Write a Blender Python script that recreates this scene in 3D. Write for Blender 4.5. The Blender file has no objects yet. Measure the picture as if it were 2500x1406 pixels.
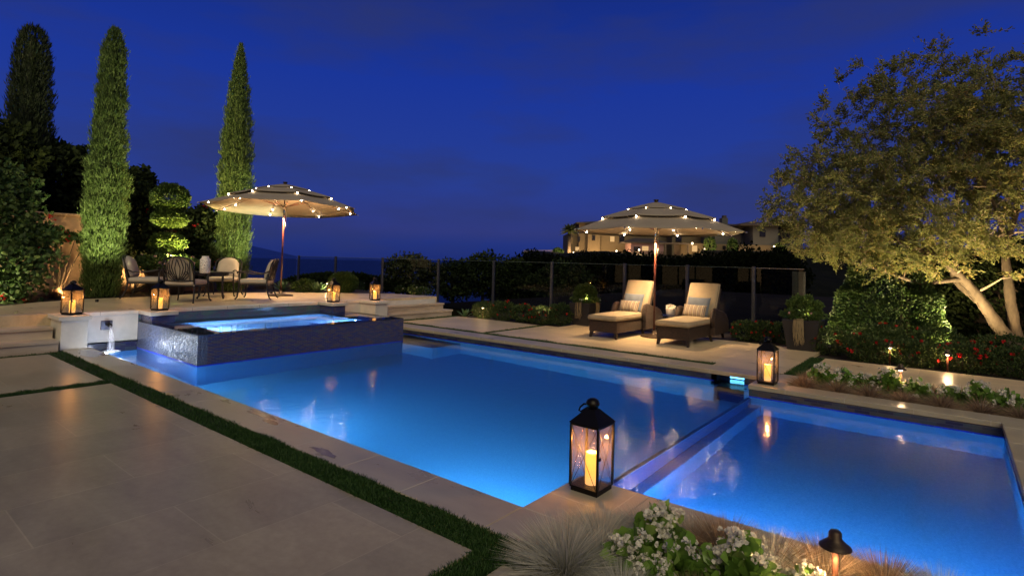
import bpy, math, random
import numpy as np
from mathutils import Vector, Matrix
rnd = random.Random(11); rng = np.random.default_rng(11)
C = bpy.context.scene.collection; sc = bpy.context.scene; R = math.radians
# ---------------------------------------------------------------- camera
RR = np.array([[0.783406961, 0.620993049, 0.025321260], [-0.621509071, 0.782762327, 0.031774420], [-0.000088834, -0.040629695, 0.999174269]])
F, CX, CY, EYE = 1360.69, 1250.0, 595.53, 1.3
def ray(x, y): return RR.T @ np.array([(x-CX)/F, 1, -(y-CY)/F])
def pt(x, y, z=None, X=None, Y=None, D=None):
    """a point of the photograph placed on a plane of the place, or D metres deep"""
    d = ray(x, y)
    t = (z-EYE)/d[2] if z is not None else X/d[0] if X is not None else Y/d[1] if Y is not None else D
    return Vector((d[0]*t, d[1]*t, EYE+d[2]*t))
def hz(y, x, X, Y):
    """height above z=0 of the picture row y over the ground point X, Y"""
    d = ray(x, y); return EYE + d[2]*math.hypot(X, Y)/math.hypot(d[0], d[1])
cam = bpy.data.cameras.new('camera'); co = bpy.data.objects.new('camera', cam); C.objects.link(co); sc.camera = co
M = Matrix.Identity(4)
for i in range(3): M[i][0], M[i][1], M[i][2] = RR[0][i], RR[2][i], -RR[1][i]
M.translation = (0, 0, EYE); co.matrix_world = M
cam.sensor_width = 36; cam.lens = F/2500*36; cam.shift_y = (CY-703)/2500; cam.clip_end = 20000; cam.clip_start = .05
# ---------------------------------------------------------------- world, sun, exposure
w = bpy.data.worlds.new("World"); sc.world = w; w.use_nodes = True; nt = w.node_tree; nt.nodes.clear()
def N(nt, t, **k):
    n = nt.nodes.new(t)
    for a, b in k.items():
        if a in n.inputs.keys(): n.inputs[a].default_value = b
        else: setattr(n, a, b)
    return n
def ramp(nt, stops, fac=None, interp='LINEAR'):
    n = nt.nodes.new('ShaderNodeValToRGB'); e = n.color_ramp.elements; n.color_ramp.interpolation = interp
    while len(e) < len(stops): e.new(.5)
    for q, (p, c) in zip(e, stops): q.position = p; q.color = (*c, 1) if len(c) == 3 else c
    if fac is not None: nt.links.new(fac, n.inputs[0])
    return n
tc = N(nt, 'ShaderNodeTexCoord'); sx = N(nt, 'ShaderNodeSeparateXYZ'); nt.links.new(tc.outputs['Generated'], sx.inputs[0])
g = ramp(nt, [(0, (.010, .024, .17)), (.03, (.016, .033, .20)), (.05, (.028, .040, .20)), (.15, (.019, .046, .28)), (.3, (.010, .035, .30)), (.52, (.006, .019, .16)), (1, (.004, .012, .08))], sx.outputs[2])
mp = N(nt, 'ShaderNodeMapping'); mp.inputs['Scale'].default_value = (1.2, 1.2, 4.5); nt.links.new(tc.outputs['Generated'], mp.inputs[0])
no = N(nt, 'ShaderNodeTexNoise', Scale=1.7, Detail=5.0, Roughness=.55); nt.links.new(mp.outputs[0], no.inputs[0])
cr = ramp(nt, [(.44, (0, 0, 0)), (.66, (1, 1, 1))], no.outputs[0])
mu = N(nt, 'ShaderNodeMath', operation='MULTIPLY'); mu.inputs[1].default_value = .75; nt.links.new(cr.outputs[0], mu.inputs[0])
mx = N(nt, 'ShaderNodeMixRGB'); mx.inputs[2].default_value = (.026, .036, .135, 1)
nt.links.new(mu.outputs[0], mx.inputs[0]); nt.links.new(g.outputs[0], mx.inputs[1])
bg = N(nt, 'ShaderNodeBackground', Strength=.82); nt.links.new(mx.outputs[0], bg.inputs[0])
wo = N(nt, 'ShaderNodeOutputWorld'); nt.links.new(bg.outputs[0], wo.inputs[0])
sl = bpy.data.lights.new('sun', 'SUN'); sl.energy = 1.38; sl.angle = R(50); sl.color = (1, .85, .50)
so = bpy.data.objects.new('sun', sl); C.objects.link(so)
sdir = Vector((-.50, .62, -.62))       # soft house light from behind the camera
so.rotation_euler = sdir.to_track_quat('-Z', 'Y').to_euler()
vs = sc.view_settings; vs.view_transform = 'Standard'; vs.look = 'None'; vs.exposure = .35; vs.gamma = 1
cy = sc.cycles; cy.use_denoising = True; cy.max_bounces = 10; cy.diffuse_bounces = 3; cy.glossy_bounces = 4
cy.transmission_bounces = 8; cy.transparent_max_bounces = 16; cy.caustics_reflective = False; cy.caustics_refractive = False
cy.sample_clamp_indirect = 40; cy.blur_glossy = .5
try: cy.denoiser = 'OPENIMAGEDENOISE'
except Exception: pass
# ---------------------------------------------------------------- tags
def tag(o, label=None, cat=None, group=None, kind=None):
    for k, v in (('label', label), ('category', cat), ('group', group), ('kind', kind)):
        if v: o[k] = v
    return o
def thing(name, label, cat, loc=(0, 0, 0), rz=0, group=None):
    o = bpy.data.objects.new(name, None); C.objects.link(o); o.empty_display_size = .1
    o.location = loc; o.rotation_euler = (0, 0, rz); return tag(o, label, cat, group)
def link(name, me, m, parent=None):
    o = bpy.data.objects.new(name, me); C.objects.link(o); o.parent = parent
    if m: me.materials.append(m)
    return o
def copy_tree(o, parent=None):
    c = o.copy(); C.objects.link(c); c.parent = parent
    for ch in list(o.children): copy_tree(ch, c)
    return c
# ---------------------------------------------------------------- mesh helpers
class MB:
    def __init__(s): s.v = []; s.f = []
    def add(s, V, Fc, T=None):
        n = len(s.v)
        for p in V:
            p = Vector(p); s.v.append(T @ p if T else p)
        s.f += [tuple(i+n for i in f) for f in Fc]; return s
    def box(s, x0, x1, y0, y1, z0, z1, T=None):
        return s.add([(x, y, z) for z in (z0, z1) for x, y in ((x0, y0), (x1, y0), (x1, y1), (x0, y1))],
                     [(3, 2, 1, 0), (4, 5, 6, 7), (0, 1, 5, 4), (1, 2, 6, 5), (2, 3, 7, 6), (3, 0, 4, 7)], T)
    def frus(s, a, za, b, zb, T=None, c=(0, 0)):
        return s.add([(c[0]+k*a, c[1]+l*a, za) for k, l in ((-1, -1), (1, -1), (1, 1), (-1, 1))]+[(c[0]+k*b, c[1]+l*b, zb) for k, l in ((-1, -1), (1, -1), (1, 1), (-1, 1))],
                     [(3, 2, 1, 0), (4, 5, 6, 7), (0, 1, 5, 4), (1, 2, 6, 5), (2, 3, 7, 6), (3, 0, 4, 7)], T)
    def prism(s, P, z0, z1, T=None):
        n = len(P)
        return s.add([(x, y, z0) for x, y in P]+[(x, y, z1) for x, y in P], [tuple(reversed(range(n))), tuple(range(n, 2*n))]+[(i, (i+1) % n, n+(i+1) % n, n+i) for i in range(n)], T)
    def tube(s, P, r, n=8, T=None):
        P = [Vector(p) for p in P]; rs = r if hasattr(r, '__len__') else [r]*len(P); V = []; Fc = []
        u = None
        for i, p in enumerate(P):
            d = (P[min(i+1, len(P)-1)]-P[max(i-1, 0)]).normalized()
            if u is None: u = d.orthogonal().normalized()
            u = (u-d*u.dot(d)); u = u.normalized() if u.length > 1e-6 else d.orthogonal().normalized()
            q = d.cross(u)
            V += [p+(u*math.cos(2*math.pi*k/n)+q*math.sin(2*math.pi*k/n))*rs[i] for k in range(n)]
        for i in range(len(P)-1): Fc += [(i*n+k, i*n+(k+1) % n, (i+1)*n+(k+1) % n, (i+1)*n+k) for k in range(n)]
        Fc += [tuple(reversed(range(n))), tuple(range((len(P)-1)*n, len(P)*n))]
        return s.add(V, Fc, T)
    def lathe(s, prof, n=24, T=None, c=(0, 0)):
        V = [(c[0]+r*math.cos(2*math.pi*k/n), c[1]+r*math.sin(2*math.pi*k/n), z) for r, z in prof for k in range(n)]
        Fc = [(i*n+k, i*n+(k+1) % n, (i+1)*n+(k+1) % n, (i+1)*n+k) for i in range(len(prof)-1) for k in range(n)]
        Fc += [tuple(reversed(range(n))), tuple(range((len(prof)-1)*n, len(prof)*n))]
        return s.add(V, Fc, T)
    def build(s, name, m, parent=None, smooth=False, bev=0, world=False, sub=0, seg=2):
        me = bpy.data.meshes.new(name)
        V = s.v
        if world and parent is not None: V = [v-Vector(parent.location) for v in V]
        me.from_pydata([tuple(v) for v in V], [], s.f); me.update()
        o = link(name, me, m, parent)
        if smooth: me.polygons.foreach_set('use_smooth', [True]*len(me.polygons))
        if bev:
            b = o.modifiers.new('bevel', 'BEVEL'); b.width = bev; b.segments = seg; b.limit_method = 'ANGLE'
        if sub:
            q = o.modifiers.new('sub', 'SUBSURF'); q.levels = q.render_levels = sub
        return o
def npmesh(name, V, Q, m, parent=None, loc=(0, 0, 0), smooth=False):
    """V (n,3) array, Q list of face index arrays each (k, sides)"""
    me = bpy.data.meshes.new(name); Q = [q for q in Q if len(q)]
    nl = sum(q.size for q in Q); nf = sum(len(q) for q in Q)
    me.vertices.add(len(V)); me.vertices.foreach_set('co', np.asarray(V, dtype=np.float32).ravel())
    me.loops.add(nl); me.loops.foreach_set('vertex_index', np.concatenate([q.ravel() for q in Q]).astype(np.int32))
    me.polygons.add(nf); tot = np.concatenate([np.full(len(q), q.shape[1]) for q in Q]); st = np.concatenate([[0], np.cumsum(tot)[:-1]])
    me.polygons.foreach_set('loop_start', st.astype(np.int32)); me.polygons.foreach_set('loop_total', tot.astype(np.int32))
    if smooth: me.polygons.foreach_set('use_smooth', np.ones(nf, dtype=bool))
    me.update(calc_edges=True); me.validate()
    o = link(name, me, m, parent); o.location = loc; return o
def unit(v): return v/np.maximum(np.linalg.norm(v, axis=-1, keepdims=True), 1e-9)
def sph(n, r=rng): return unit(r.normal(size=(n, 3)))
def leaves(P, Dr, L, W, fold=.25, r=rng):
    """folded diamond leaves: 6 verts, two quads each"""
    n = len(P); L = np.broadcast_to(L, n)[:, None]; W = np.broadcast_to(W, n)[:, None]
    S = unit(np.cross(Dr, sph(n, r))); U = np.cross(S, Dr)
    a = P; t = P+Dr*L
    l1 = P+Dr*L*.33+S*W*.5+U*W*fold; l2 = P+Dr*L*.7+S*W*.42+U*W*fold
    r1 = P+Dr*L*.33-S*W*.5+U*W*fold; r2 = P+Dr*L*.7-S*W*.42+U*W*fold
    V = np.stack([a, l1, l2, t, r2, r1], 1).reshape(-1, 3); b = np.arange(n)[:, None]*6
    return V, [np.concatenate([b+np.array([0, 1, 2, 3]), b+np.array([0, 3, 4, 5])])]
def sprigs(P, Dr, L, W, r=rng):
    n = len(P); L = np.broadcast_to(L, n)[:, None]; W = np.broadcast_to(W, n)[:, None]; S = unit(np.cross(Dr, sph(n, r)))
    V = np.stack([P, P+Dr*L*.45+S*W*.5, P+Dr*L, P+Dr*L*.45-S*W*.5], 1).reshape(-1, 3)
    return V, [np.arange(n*4).reshape(-1, 4)]
def blades(P, Dr, L, W, droop=.5, r=rng):
    n = len(P); L = np.broadcast_to(L, n)[:, None]; W = np.broadcast_to(W, n)[:, None]; S = unit(np.cross(Dr, sph(n, r)))
    h = Dr.copy(); h[:, 2] = 0; d2 = unit(Dr+h*droop-np.array([0, 0, droop*.5]))
    p1 = P+Dr*L*.55; p2 = p1+d2*L*.45
    V = np.stack([P-S*W*.5, P+S*W*.5, p1+S*W*.4, p1-S*W*.4, p2], 1).reshape(-1, 3); b = np.arange(n)[:, None]*5
    return V, [b+np.array([0, 1, 2, 3]), b+np.array([3, 2, 4])]
def merge(parts):
    Vs = []; Qs = []; o = 0
    for V, Q in parts:
        Vs.append(V); Qs += [q+o for q in Q]; o += len(V)
    return np.concatenate(Vs), Qs
# ---------------------------------------------------------------- materials
def mat(name, col, rough=.6, metal=0, spec=.5, **k):
    m = bpy.data.materials.new(name); m.use_nodes = True; b = m.node_tree.nodes['Principled BSDF']
    b.inputs['Base Color'].default_value = (*col, 1); b.inputs['Roughness'].default_value = rough; b.inputs['Metallic'].default_value = metal
    b.inputs['Specular IOR Level'].default_value = spec
    for a, v in k.items(): b.inputs[a.replace('_', ' ')].default_value = v
    return m
def noisy(m, c1, c2, scale=4, detail=6, coord='Object', bump=0, bscale=None, stretch=None, rough=None, lo=.3, hi=.7):
    nt = m.node_tree; b = nt.nodes['Principled BSDF']; t = N(nt, 'ShaderNodeTexCoord'); src = t.outputs[coord]
    if stretch:
        mp = N(nt, 'ShaderNodeMapping'); mp.inputs['Scale'].default_value = stretch; nt.links.new(src, mp.inputs[0]); src = mp.outputs[0]
    n = N(nt, 'ShaderNodeTexNoise', Scale=scale, Detail=detail, Roughness=.62); nt.links.new(src, n.inputs[0])
    r = ramp(nt, [(lo, c1), (hi, c2)], n.outputs[0]); nt.links.new(r.outputs[0], b.inputs['Base Color'])
    if rough:
        q = N(nt, 'ShaderNodeMapRange'); q.inputs[3].default_value, q.inputs[4].default_value = rough; nt.links.new(n.outputs[0], q.inputs[0]); nt.links.new(q.outputs[0], b.inputs['Roughness'])
    if bump:
        n2 = N(nt, 'ShaderNodeTexNoise', Scale=bscale or scale*6, Detail=4.0); nt.links.new(src, n2.inputs[0])
        bp = N(nt, 'ShaderNodeBump', Strength=bump, Distance=.01); nt.links.new(n2.outputs[0], bp.inputs['Height']); nt.links.new(bp.outputs[0], b.inputs['Normal'])
    return m, r
def leafmat(name, stops, tr=.3, rough=.55, spec=.3):
    m = bpy.data.materials.new(name); m.use_nodes = True; nt = m.node_tree; b = nt.nodes['Principled BSDF']; out = nt.nodes['Material Output']
    ge = N(nt, 'ShaderNodeNewGeometry'); t = N(nt, 'ShaderNodeTexCoord'); n = N(nt, 'ShaderNodeTexNoise', Scale=2.6, Detail=3.0); nt.links.new(t.outputs['Object'], n.inputs[0])
    a = N(nt, 'ShaderNodeMath', operation='MULTIPLY_ADD'); a.inputs[1].default_value = .55; nt.links.new(ge.outputs['Random Per Island'], a.inputs[0])
    s2 = N(nt, 'ShaderNodeMath', operation='MULTIPLY'); s2.inputs[1].default_value = .5; nt.links.new(n.outputs[0], s2.inputs[0]); nt.links.new(s2.outputs[0], a.inputs[2])
    r = ramp(nt, stops, a.outputs[0]); nt.links.new(r.outputs[0], b.inputs['Base Color'])
    b.inputs['Roughness'].default_value = rough; b.inputs['Specular IOR Level'].default_value = spec
    tb = N(nt, 'ShaderNodeBsdfTranslucent'); nt.links.new(r.outputs[0], tb.inputs[0]); mxs = N(nt, 'ShaderNodeMixShader', Fac=tr)
    nt.links.new(b.outputs[0], mxs.inputs[1]); nt.links.new(tb.outputs[0], mxs.inputs[2]); nt.links.new(mxs.outputs[0], out.inputs[0]); return m
def emit(name, col, s):
    m = bpy.data.materials.new(name); m.use_nodes = True; nt = m.node_tree; nt.nodes.clear()
    e = N(nt, 'ShaderNodeEmission', Strength=s); e.inputs[0].default_value = (*col, 1); o = N(nt, 'ShaderNodeOutputMaterial'); nt.links.new(e.outputs[0], o.inputs[0]); return m
def glassmat(name, tint=(.93, .96, .97), ior=1.5, refl=1.0, glow_mix=0):
    m = bpy.data.materials.new(name); m.use_nodes = True; nt = m.node_tree; nt.nodes.clear()
    t = N(nt, 'ShaderNodeBsdfTransparent'); t.inputs[0].default_value = (*tint, 1); gl = N(nt, 'ShaderNodeBsdfGlossy', Roughness=.0); f = N(nt, 'ShaderNodeFresnel', IOR=ior)
    q = N(nt, 'ShaderNodeMath', operation='MULTIPLY'); q.inputs[1].default_value = refl; nt.links.new(f.outputs[0], q.inputs[0])
    ge = N(nt, 'ShaderNodeNewGeometry'); iv = N(nt, 'ShaderNodeMath', operation='SUBTRACT'); iv.inputs[0].default_value = 1; nt.links.new(ge.outputs['Backfacing'], iv.inputs[1])
    q0 = q; q = N(nt, 'ShaderNodeMath', operation='MULTIPLY', use_clamp=True); nt.links.new(q0.outputs[0], q.inputs[0]); nt.links.new(iv.outputs[0], q.inputs[1])
    x = N(nt, 'ShaderNodeMixShader'); nt.links.new(q.outputs[0], x.inputs[0]); tout = t.outputs[0]
    if glow_mix:  # translucent share that gives the lantern panes their candle glow
        tl = N(nt, 'ShaderNodeBsdfTranslucent'); tl.inputs[0].default_value = (.85, .8, .75, 1); dm = N(nt, 'ShaderNodeMixShader', Fac=glow_mix); nt.links.new(t.outputs[0], dm.inputs[1]); nt.links.new(tl.outputs[0], dm.inputs[2]); tout = dm.outputs[0]
    nt.links.new(tout, x.inputs[1]); nt.links.new(gl.outputs[0], x.inputs[2])
    o = N(nt, 'ShaderNodeOutputMaterial'); nt.links.new(x.outputs[0], o.inputs[0]); return m
def deckmat(name, c1, c2, joints=True, offx=0.0, offy=0.0):
    """large limestone slabs: .5575 m rows across X, staggered, thin pale joints"""
    m = mat(name, c1, .4, 0, .25); nt = m.node_tree; b = nt.nodes['Principled BSDF']; t = N(nt, 'ShaderNodeTexCoord')
    n = N(nt, 'ShaderNodeTexNoise', Scale=1.6, Detail=9.0, Roughness=.6, Distortion=.6); mp = N(nt, 'ShaderNodeMapping'); mp.inputs['Scale'].default_value = (.8, 2.2, 1)
    nt.links.new(t.outputs['Object'], mp.inputs[0]); nt.links.new(mp.outputs[0], n.inputs[0])
    r = ramp(nt, [(.3, c1), (.5, tuple((a+q)/2 for a, q in zip(c1, c2))), (.72, c2)], n.outputs[0])
    n3 = N(nt, 'ShaderNodeTexNoise', Scale=20.0, Detail=9.0, Roughness=.75); nt.links.new(t.outputs['Object'], n3.inputs[0])
    r3 = ramp(nt, [(.3, (.86, .86, .86)), (.7, (1.09, 1.09, 1.09))], n3.outputs[0])
    m1 = N(nt, 'ShaderNodeMixRGB', blend_type='MULTIPLY', Fac=1.0); nt.links.new(r.outputs[0], m1.inputs[1]); nt.links.new(r3.outputs[0], m1.inputs[2]); last = m1.outputs[0]
    if joints:
        ro = N(nt, 'ShaderNodeMapping'); ro.inputs['Rotation'].default_value = (0, 0, R(90)); ro.inputs['Location'].default_value = (offy, offx, 0); nt.links.new(t.outputs['Object'], ro.inputs[0])
        br = N(nt, 'ShaderNodeTexBrick'); nt.links.new(ro.outputs[0], br.inputs[0])
        br.inputs['Color1'].default_value = (.86, .87, .88, 1); br.inputs['Color2'].default_value = (1.10, 1.07, 1.03, 1); br.inputs['Mortar'].default_value = (1.28, 1.26, 1.22, 1)
        br.inputs['Scale'].default_value = 1; br.inputs['Mortar Size'].default_value = .0035; br.inputs['Brick Width'].default_value = 1.12; br.inputs['Row Height'].default_value = .5575; br.inputs['Bias'].default_value = 0
        m2 = N(nt, 'ShaderNodeMixRGB', blend_type='MULTIPLY', Fac=.8); nt.links.new(last, m2.inputs[1]); nt.links.new(br.outputs[0], m2.inputs[2]); last = m2.outputs[0]
    nt.links.new(last, b.inputs['Base Color'])
    q = N(nt, 'ShaderNodeMapRange'); q.inputs[3].default_value, q.inputs[4].default_value = .2, .42; nt.links.new(n.outputs[0], q.inputs[0]); nt.links.new(q.outputs[0], b.inputs['Roughness'])
    bp = N(nt, 'ShaderNodeBump', Strength=.06, Distance=.01); nt.links.new(n3.outputs[0], bp.inputs['Height']); nt.links.new(bp.outputs[0], b.inputs['Normal']); return m
def tilemat(name, cols, mortar, bw, rh, ms, rough=.12, wet=0, spec=.6):
    """glass mosaic on walls along either axis; brick courses in (x+y, z)"""
    m = mat(name, cols[0], rough, 0, spec); nt = m.node_tree; b = nt.nodes['Principled BSDF']; t = N(nt, 'ShaderNodeTexCoord'); s = N(nt, 'ShaderNodeSeparateXYZ'); nt.links.new(t.outputs['Object'], s.inputs[0])
    a = N(nt, 'ShaderNodeMath', operation='ADD'); nt.links.new(s.outputs[0], a.inputs[0]); nt.links.new(s.outputs[1], a.inputs[1]); c = N(nt, 'ShaderNodeCombineXYZ')
    nt.links.new(a.outputs[0], c.inputs[0]); nt.links.new(s.outputs[2], c.inputs[1]); br = N(nt, 'ShaderNodeTexBrick'); nt.links.new(c.outputs[0], br.inputs[0])
    br.inputs['Color1'].default_value = (0, 0, 0, 1); br.inputs['Color2'].default_value = (1, 1, 1, 1); br.inputs['Mortar'].default_value = (0, 0, 0, 1); br.inputs['Scale'].default_value = 1
    br.inputs['Mortar Size'].default_value = ms; br.inputs['Brick Width'].default_value = bw; br.inputs['Row Height'].default_value = rh; br.inputs['Mortar Smooth'].default_value = .1
    n = N(nt, 'ShaderNodeTexNoise', Scale=2.2, Detail=2.0); nt.links.new(t.outputs['Object'], n.inputs[0])
    ad = N(nt, 'ShaderNodeMath', operation='ADD'); nt.links.new(br.outputs[0], ad.inputs[0]); nt.links.new(n.outputs[0], ad.inputs[1]); h = N(nt, 'ShaderNodeMath', operation='MULTIPLY'); h.inputs[1].default_value = .55; nt.links.new(ad.outputs[0], h.inputs[0])
    st = [(i/(len(cols)-1)*.8+.1, q) for i, q in enumerate(cols)]; r = ramp(nt, st, h.outputs[0])
    x = N(nt, 'ShaderNodeMixRGB'); x.inputs[2].default_value = (*mortar, 1); nt.links.new(br.outputs['Fac'], x.inputs[0]); nt.links.new(r.outputs[0], x.inputs[1]); nt.links.new(x.outputs[0], b.inputs['Base Color'])
    q = N(nt, 'ShaderNodeMapRange'); q.inputs[3].default_value, q.inputs[4].default_value = rough, .7; nt.links.new(br.outputs['Fac'], q.inputs[0]); nt.links.new(q.outputs[0], b.inputs['Roughness'])
    bp = N(nt, 'ShaderNodeBump', Strength=.35, Distance=.004, invert=True); nt.links.new(br.outputs['Fac'], bp.inputs['Height']); last = bp
    n2 = N(nt, 'ShaderNodeTexNoise', Scale=1.0, Detail=3.0); mp = N(nt, 'ShaderNodeMapping'); mp.inputs['Scale'].default_value = (44, 44, 16) if wet else (30, 30, 30)
    nt.links.new(t.outputs['Object'], mp.inputs[0]); nt.links.new(mp.outputs[0], n2.inputs[0]); b2 = N(nt, 'ShaderNodeBump', Strength=1.0 if wet else .15, Distance=.02 if wet else .006)
    nt.links.new(n2.outputs[0], b2.inputs['Height']); nt.links.new(bp.outputs[0], b2.inputs['Normal']); nt.links.new(b2.outputs[0], b.inputs['Normal']); return m
def watermat(name, rough, bs, strength, tint=(1, 1, 1)):
    m = bpy.data.materials.new(name); m.use_nodes = True; nt = m.node_tree; nt.nodes.clear(); t = N(nt, 'ShaderNodeTexCoord')
    n = N(nt, 'ShaderNodeTexNoise', Scale=bs, Detail=3.0); nt.links.new(t.outputs['Object'], n.inputs[0]); bp = N(nt, 'ShaderNodeBump', Strength=strength, Distance=.02); nt.links.new(n.outputs[0], bp.inputs['Height'])
    gl = N(nt, 'ShaderNodeBsdfGlass', Roughness=rough, IOR=1.33); gl.inputs[0].default_value = (*tint, 1); nt.links.new(bp.outputs[0], gl.inputs['Normal']); o = N(nt, 'ShaderNodeOutputMaterial'); nt.links.new(gl.outputs[0], o.inputs[0]); return m
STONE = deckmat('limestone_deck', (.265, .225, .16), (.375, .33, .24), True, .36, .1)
STONE_LIT = deckmat('limestone_lit_tone', (.48, .38, .245), (.66, .54, .37), True, .36, .4)  # same limestone, with lamplit warmth and brightness put into the colour
COPE, _ = noisy(mat('limestone_coping', (.4, .35, .29), .35), (.30, .26, .19), (.42, .37, .28), 2.2, 9, bump=.05, stretch=(.7, 1.6, 1), rough=(.2, .4))
CAPM, _ = noisy(mat('pale_limestone', (.6, .56, .5), .5), (.5, .47, .42), (.68, .64, .58), 3, 8, bump=.04)
STEPM, _ = noisy(mat('step_limestone', (.5, .42, .32), .5), (.36, .28, .2), (.55, .46, .36), 2.4, 9, bump=.06, stretch=(1, .7, 3))
STUC, _ = noisy(mat('white_stucco', (.62, .6, .56), .7), (.5, .49, .46), (.66, .64, .6), 4, 8, bump=.1, bscale=60)
WALLM, _ = noisy(mat('tan_stucco', (.5, .36, .22), .85), (.3, .2, .12), (.42, .3, .19), 3, 8, bump=.2, bscale=40)
SOIL, _ = noisy(mat('soil', (.03, .022, .015), .95), (.018, .013, .009), (.05, .036, .025), 14, 8, bump=.8, bscale=40)
TILE = tilemat('blue_glass_tile', [(.018, .022, .08), (.04, .045, .14), (.025, .04, .19), (.08, .062, .11), (.04, .075, .15)], (.12, .12, .19), .075, .019, .0012)
TILEW = tilemat('wet_glass_tile', [(.03, .04, .09), (.07, .09, .17), (.05, .08, .2), (.11, .12, .16)], (.16, .17, .22), .075, .019, .0012, .16, 1, 1)
BAND = tilemat('waterline_tile', [(.008, .008, .035), (.015, .016, .07), (.03, .028, .06), (.04, .06, .08), (.09, .06, .06)], (.03, .03, .06), .13, .028, .002, .15)
TRIM = tilemat('cobalt_trim', [(.01, .03, .5), (.02, .05, .75), (.01, .02, .45)], (.05, .08, .5), .05, .2, .0015, .1)
PLAST, _ = noisy(mat('pebble_plaster', (.3, .55, .8), .8), (.13, .36, .62), (.24, .50, .76), 90, 3, lo=.4, hi=.6)
SPAPL, _ = noisy(mat('spa_plaster', (.4, .6, .85), .8), (.35, .58, .80), (.5, .72, .9), 90, 3, lo=.4, hi=.6)
POOLW = watermat('pool_water', .085, 8, .12); SPAW = watermat('spa_water', .0, 3, .02)
BLACK = mat('black_iron', (.012, .011, .010), .38, .7); BRONZE, _ = noisy(mat('bronze', (.05, .035, .025), .45, .6), (.02, .014, .01), (.09, .06, .04), 12, 5)
COPPER = mat('copper_stem', (.22, .09, .05), .35, .8); ROSEWOOD = mat('red_brown_pole', (.075, .022, .013), .3); STEEL = mat('polished_steel', (.6, .6, .6), .2, 1)
POSTM = mat('fence_post_metal', (.10, .10, .11), .35, .6); LGLASS = glassmat('lantern_glass', (.9, .9, .9), 1.5, 1.3, .03); FGLASS = glassmat('fence_glass', (.72, .75, .77), 1.52, 1.3)
# ---------------------------------------------------------------- lights
def lamp(kind, loc, power, col, parent=None, size=.03, rot=None, spot=None, blend=.6, name='lamp_light', sx=None):
    l = bpy.data.lights.new(name, kind); l.energy = power; l.color = col
    if kind == 'AREA':
        l.shape = 'RECTANGLE' if sx else 'DISK'; l.size = size
        if sx: l.size_y = sx
    else: l.shadow_soft_size = size
    if kind == 'SPOT': l.spot_size = R(spot or 60); l.spot_blend = blend
    o = bpy.data.objects.new(name, l); C.objects.link(o); o.parent = parent
    o.location = Vector(loc)-(Vector(parent.location) if parent is not None else Vector())
    if rot is not None: o.rotation_euler = Vector(rot).to_track_quat('-Z', 'Y').to_euler()
    return o
WARM = (1, .62, .30); LED = (1, .64, .32)
# ================================================================ GROUND AND SETTING
def struct(name, mb, m, kind='structure', **k):
    o = mb.build(name, m, **k); o['kind'] = kind; return o
# near and far deck slabs (z=0 top)
T_ = .05
d = MB()
for r in ((-6.53, -1.69, -5.95, 1.91), (-8.87, -6.73, -5.95, 1.91), (-1.52, 4, -5.95, 1.91)): d.box(*r, -.12, 0)
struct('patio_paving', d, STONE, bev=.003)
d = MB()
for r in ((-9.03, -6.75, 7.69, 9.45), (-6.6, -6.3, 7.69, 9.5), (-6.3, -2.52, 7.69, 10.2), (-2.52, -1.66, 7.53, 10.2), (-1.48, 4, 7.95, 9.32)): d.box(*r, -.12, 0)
struct('pool_deck', d, STONE_LIT, bev=.003)
# soil and lower ground
d = MB()
for r in ((-9.6, 4, 6.87+.0, 14.0), (-1.35, 4, 1.2, 2.66)): pass
SLAB = [(-9.2, 4, 7.55, 11.9), (-1.34, 4, 1.92, 2.645), (-1.44, 4, 6.88, 7.94), (-9.1, 4, -3, 2.08)]
for i, r in enumerate(SLAB): d.box(*r, -.3, -.045-.002*i)
struct('planting_soil', d, SOIL)
# upper terrace
TP = [(-9.62, -1.5), (-9.62, 9.29), (-10.92, 9.06), (-11.33, 8.62), (-12.0, 7.8), (-12.65, 7.1), (-12.97, 5.5), (-12.4, 4.1), (-12.33, 3.1), (-11.9, 2.4), (-11.36, 1.84), (-11.0, .6), (-10.8, -1.5)]
struct('terrace_paving', MB().prism(TP[::-1], -.2, .43), STONE_LIT)
struct('terrace_soil', MB().prism([(-9.7, -2), (-9.7, 9.2), (-12.5, 9.6), (-16.0, 9.9), (-22, 9.9), (-22, -2)][::-1], -.4, .395), SOIL)
# sea and terrain
struct('sea', MB().add([(-9000, -9000, -46), (9000, -9000, -46), (9000, 12000, -46), (-9000, 12000, -46)], [(0, 1, 2, 3)]), mat('sea_water', (.003, .012, .09), .35, 0, .4))
fw = unit(np.array([RR[1][0], RR[1][1], 0])); rt = np.array([fw[1], -fw[0], 0])
gu, gw = np.meshgrid(np.linspace(-260, 260, 131), np.concatenate([np.linspace(-40, 40, 41), np.linspace(44, 330, 80)]))
def sst(x, a, b): t = np.clip((x-a)/(b-a), 0, 1); return t*t*(3-2*t)
def ground_h(u, w):
    base = -1.8-2.5*sst(w, 16, 34)
    hill = sst(w, 40, 98)*7.4*sst(u, -11, 4.5)+sst(u, 25, 60)*sst(w, 20, 90)*2
    left = -62*sst(-u, -2, 30)*sst(w, 34, 70)-50*sst(-u, 30, 60)*sst(w, 10, 40)
    beyond = -70*sst(w, 200, 300)
    return base+hill+left+beyond+.5*np.sin(u*.31)*np.cos(w*.23)*sst(w, 25, 60)
gh = ground_h(gu, gw); V = (gu[..., None]*rt+gw[..., None]*fw); V[..., 2] = gh
ny, nx = gu.shape; idx = np.arange(ny*nx).reshape(ny, nx)
GRM, _ = noisy(mat('dark_hillside', (.02, .022, .012), .95, 0, .05), (.003, .004, .002), (.009, .010, .006), .6, 9, bump=.5, bscale=3)
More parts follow.
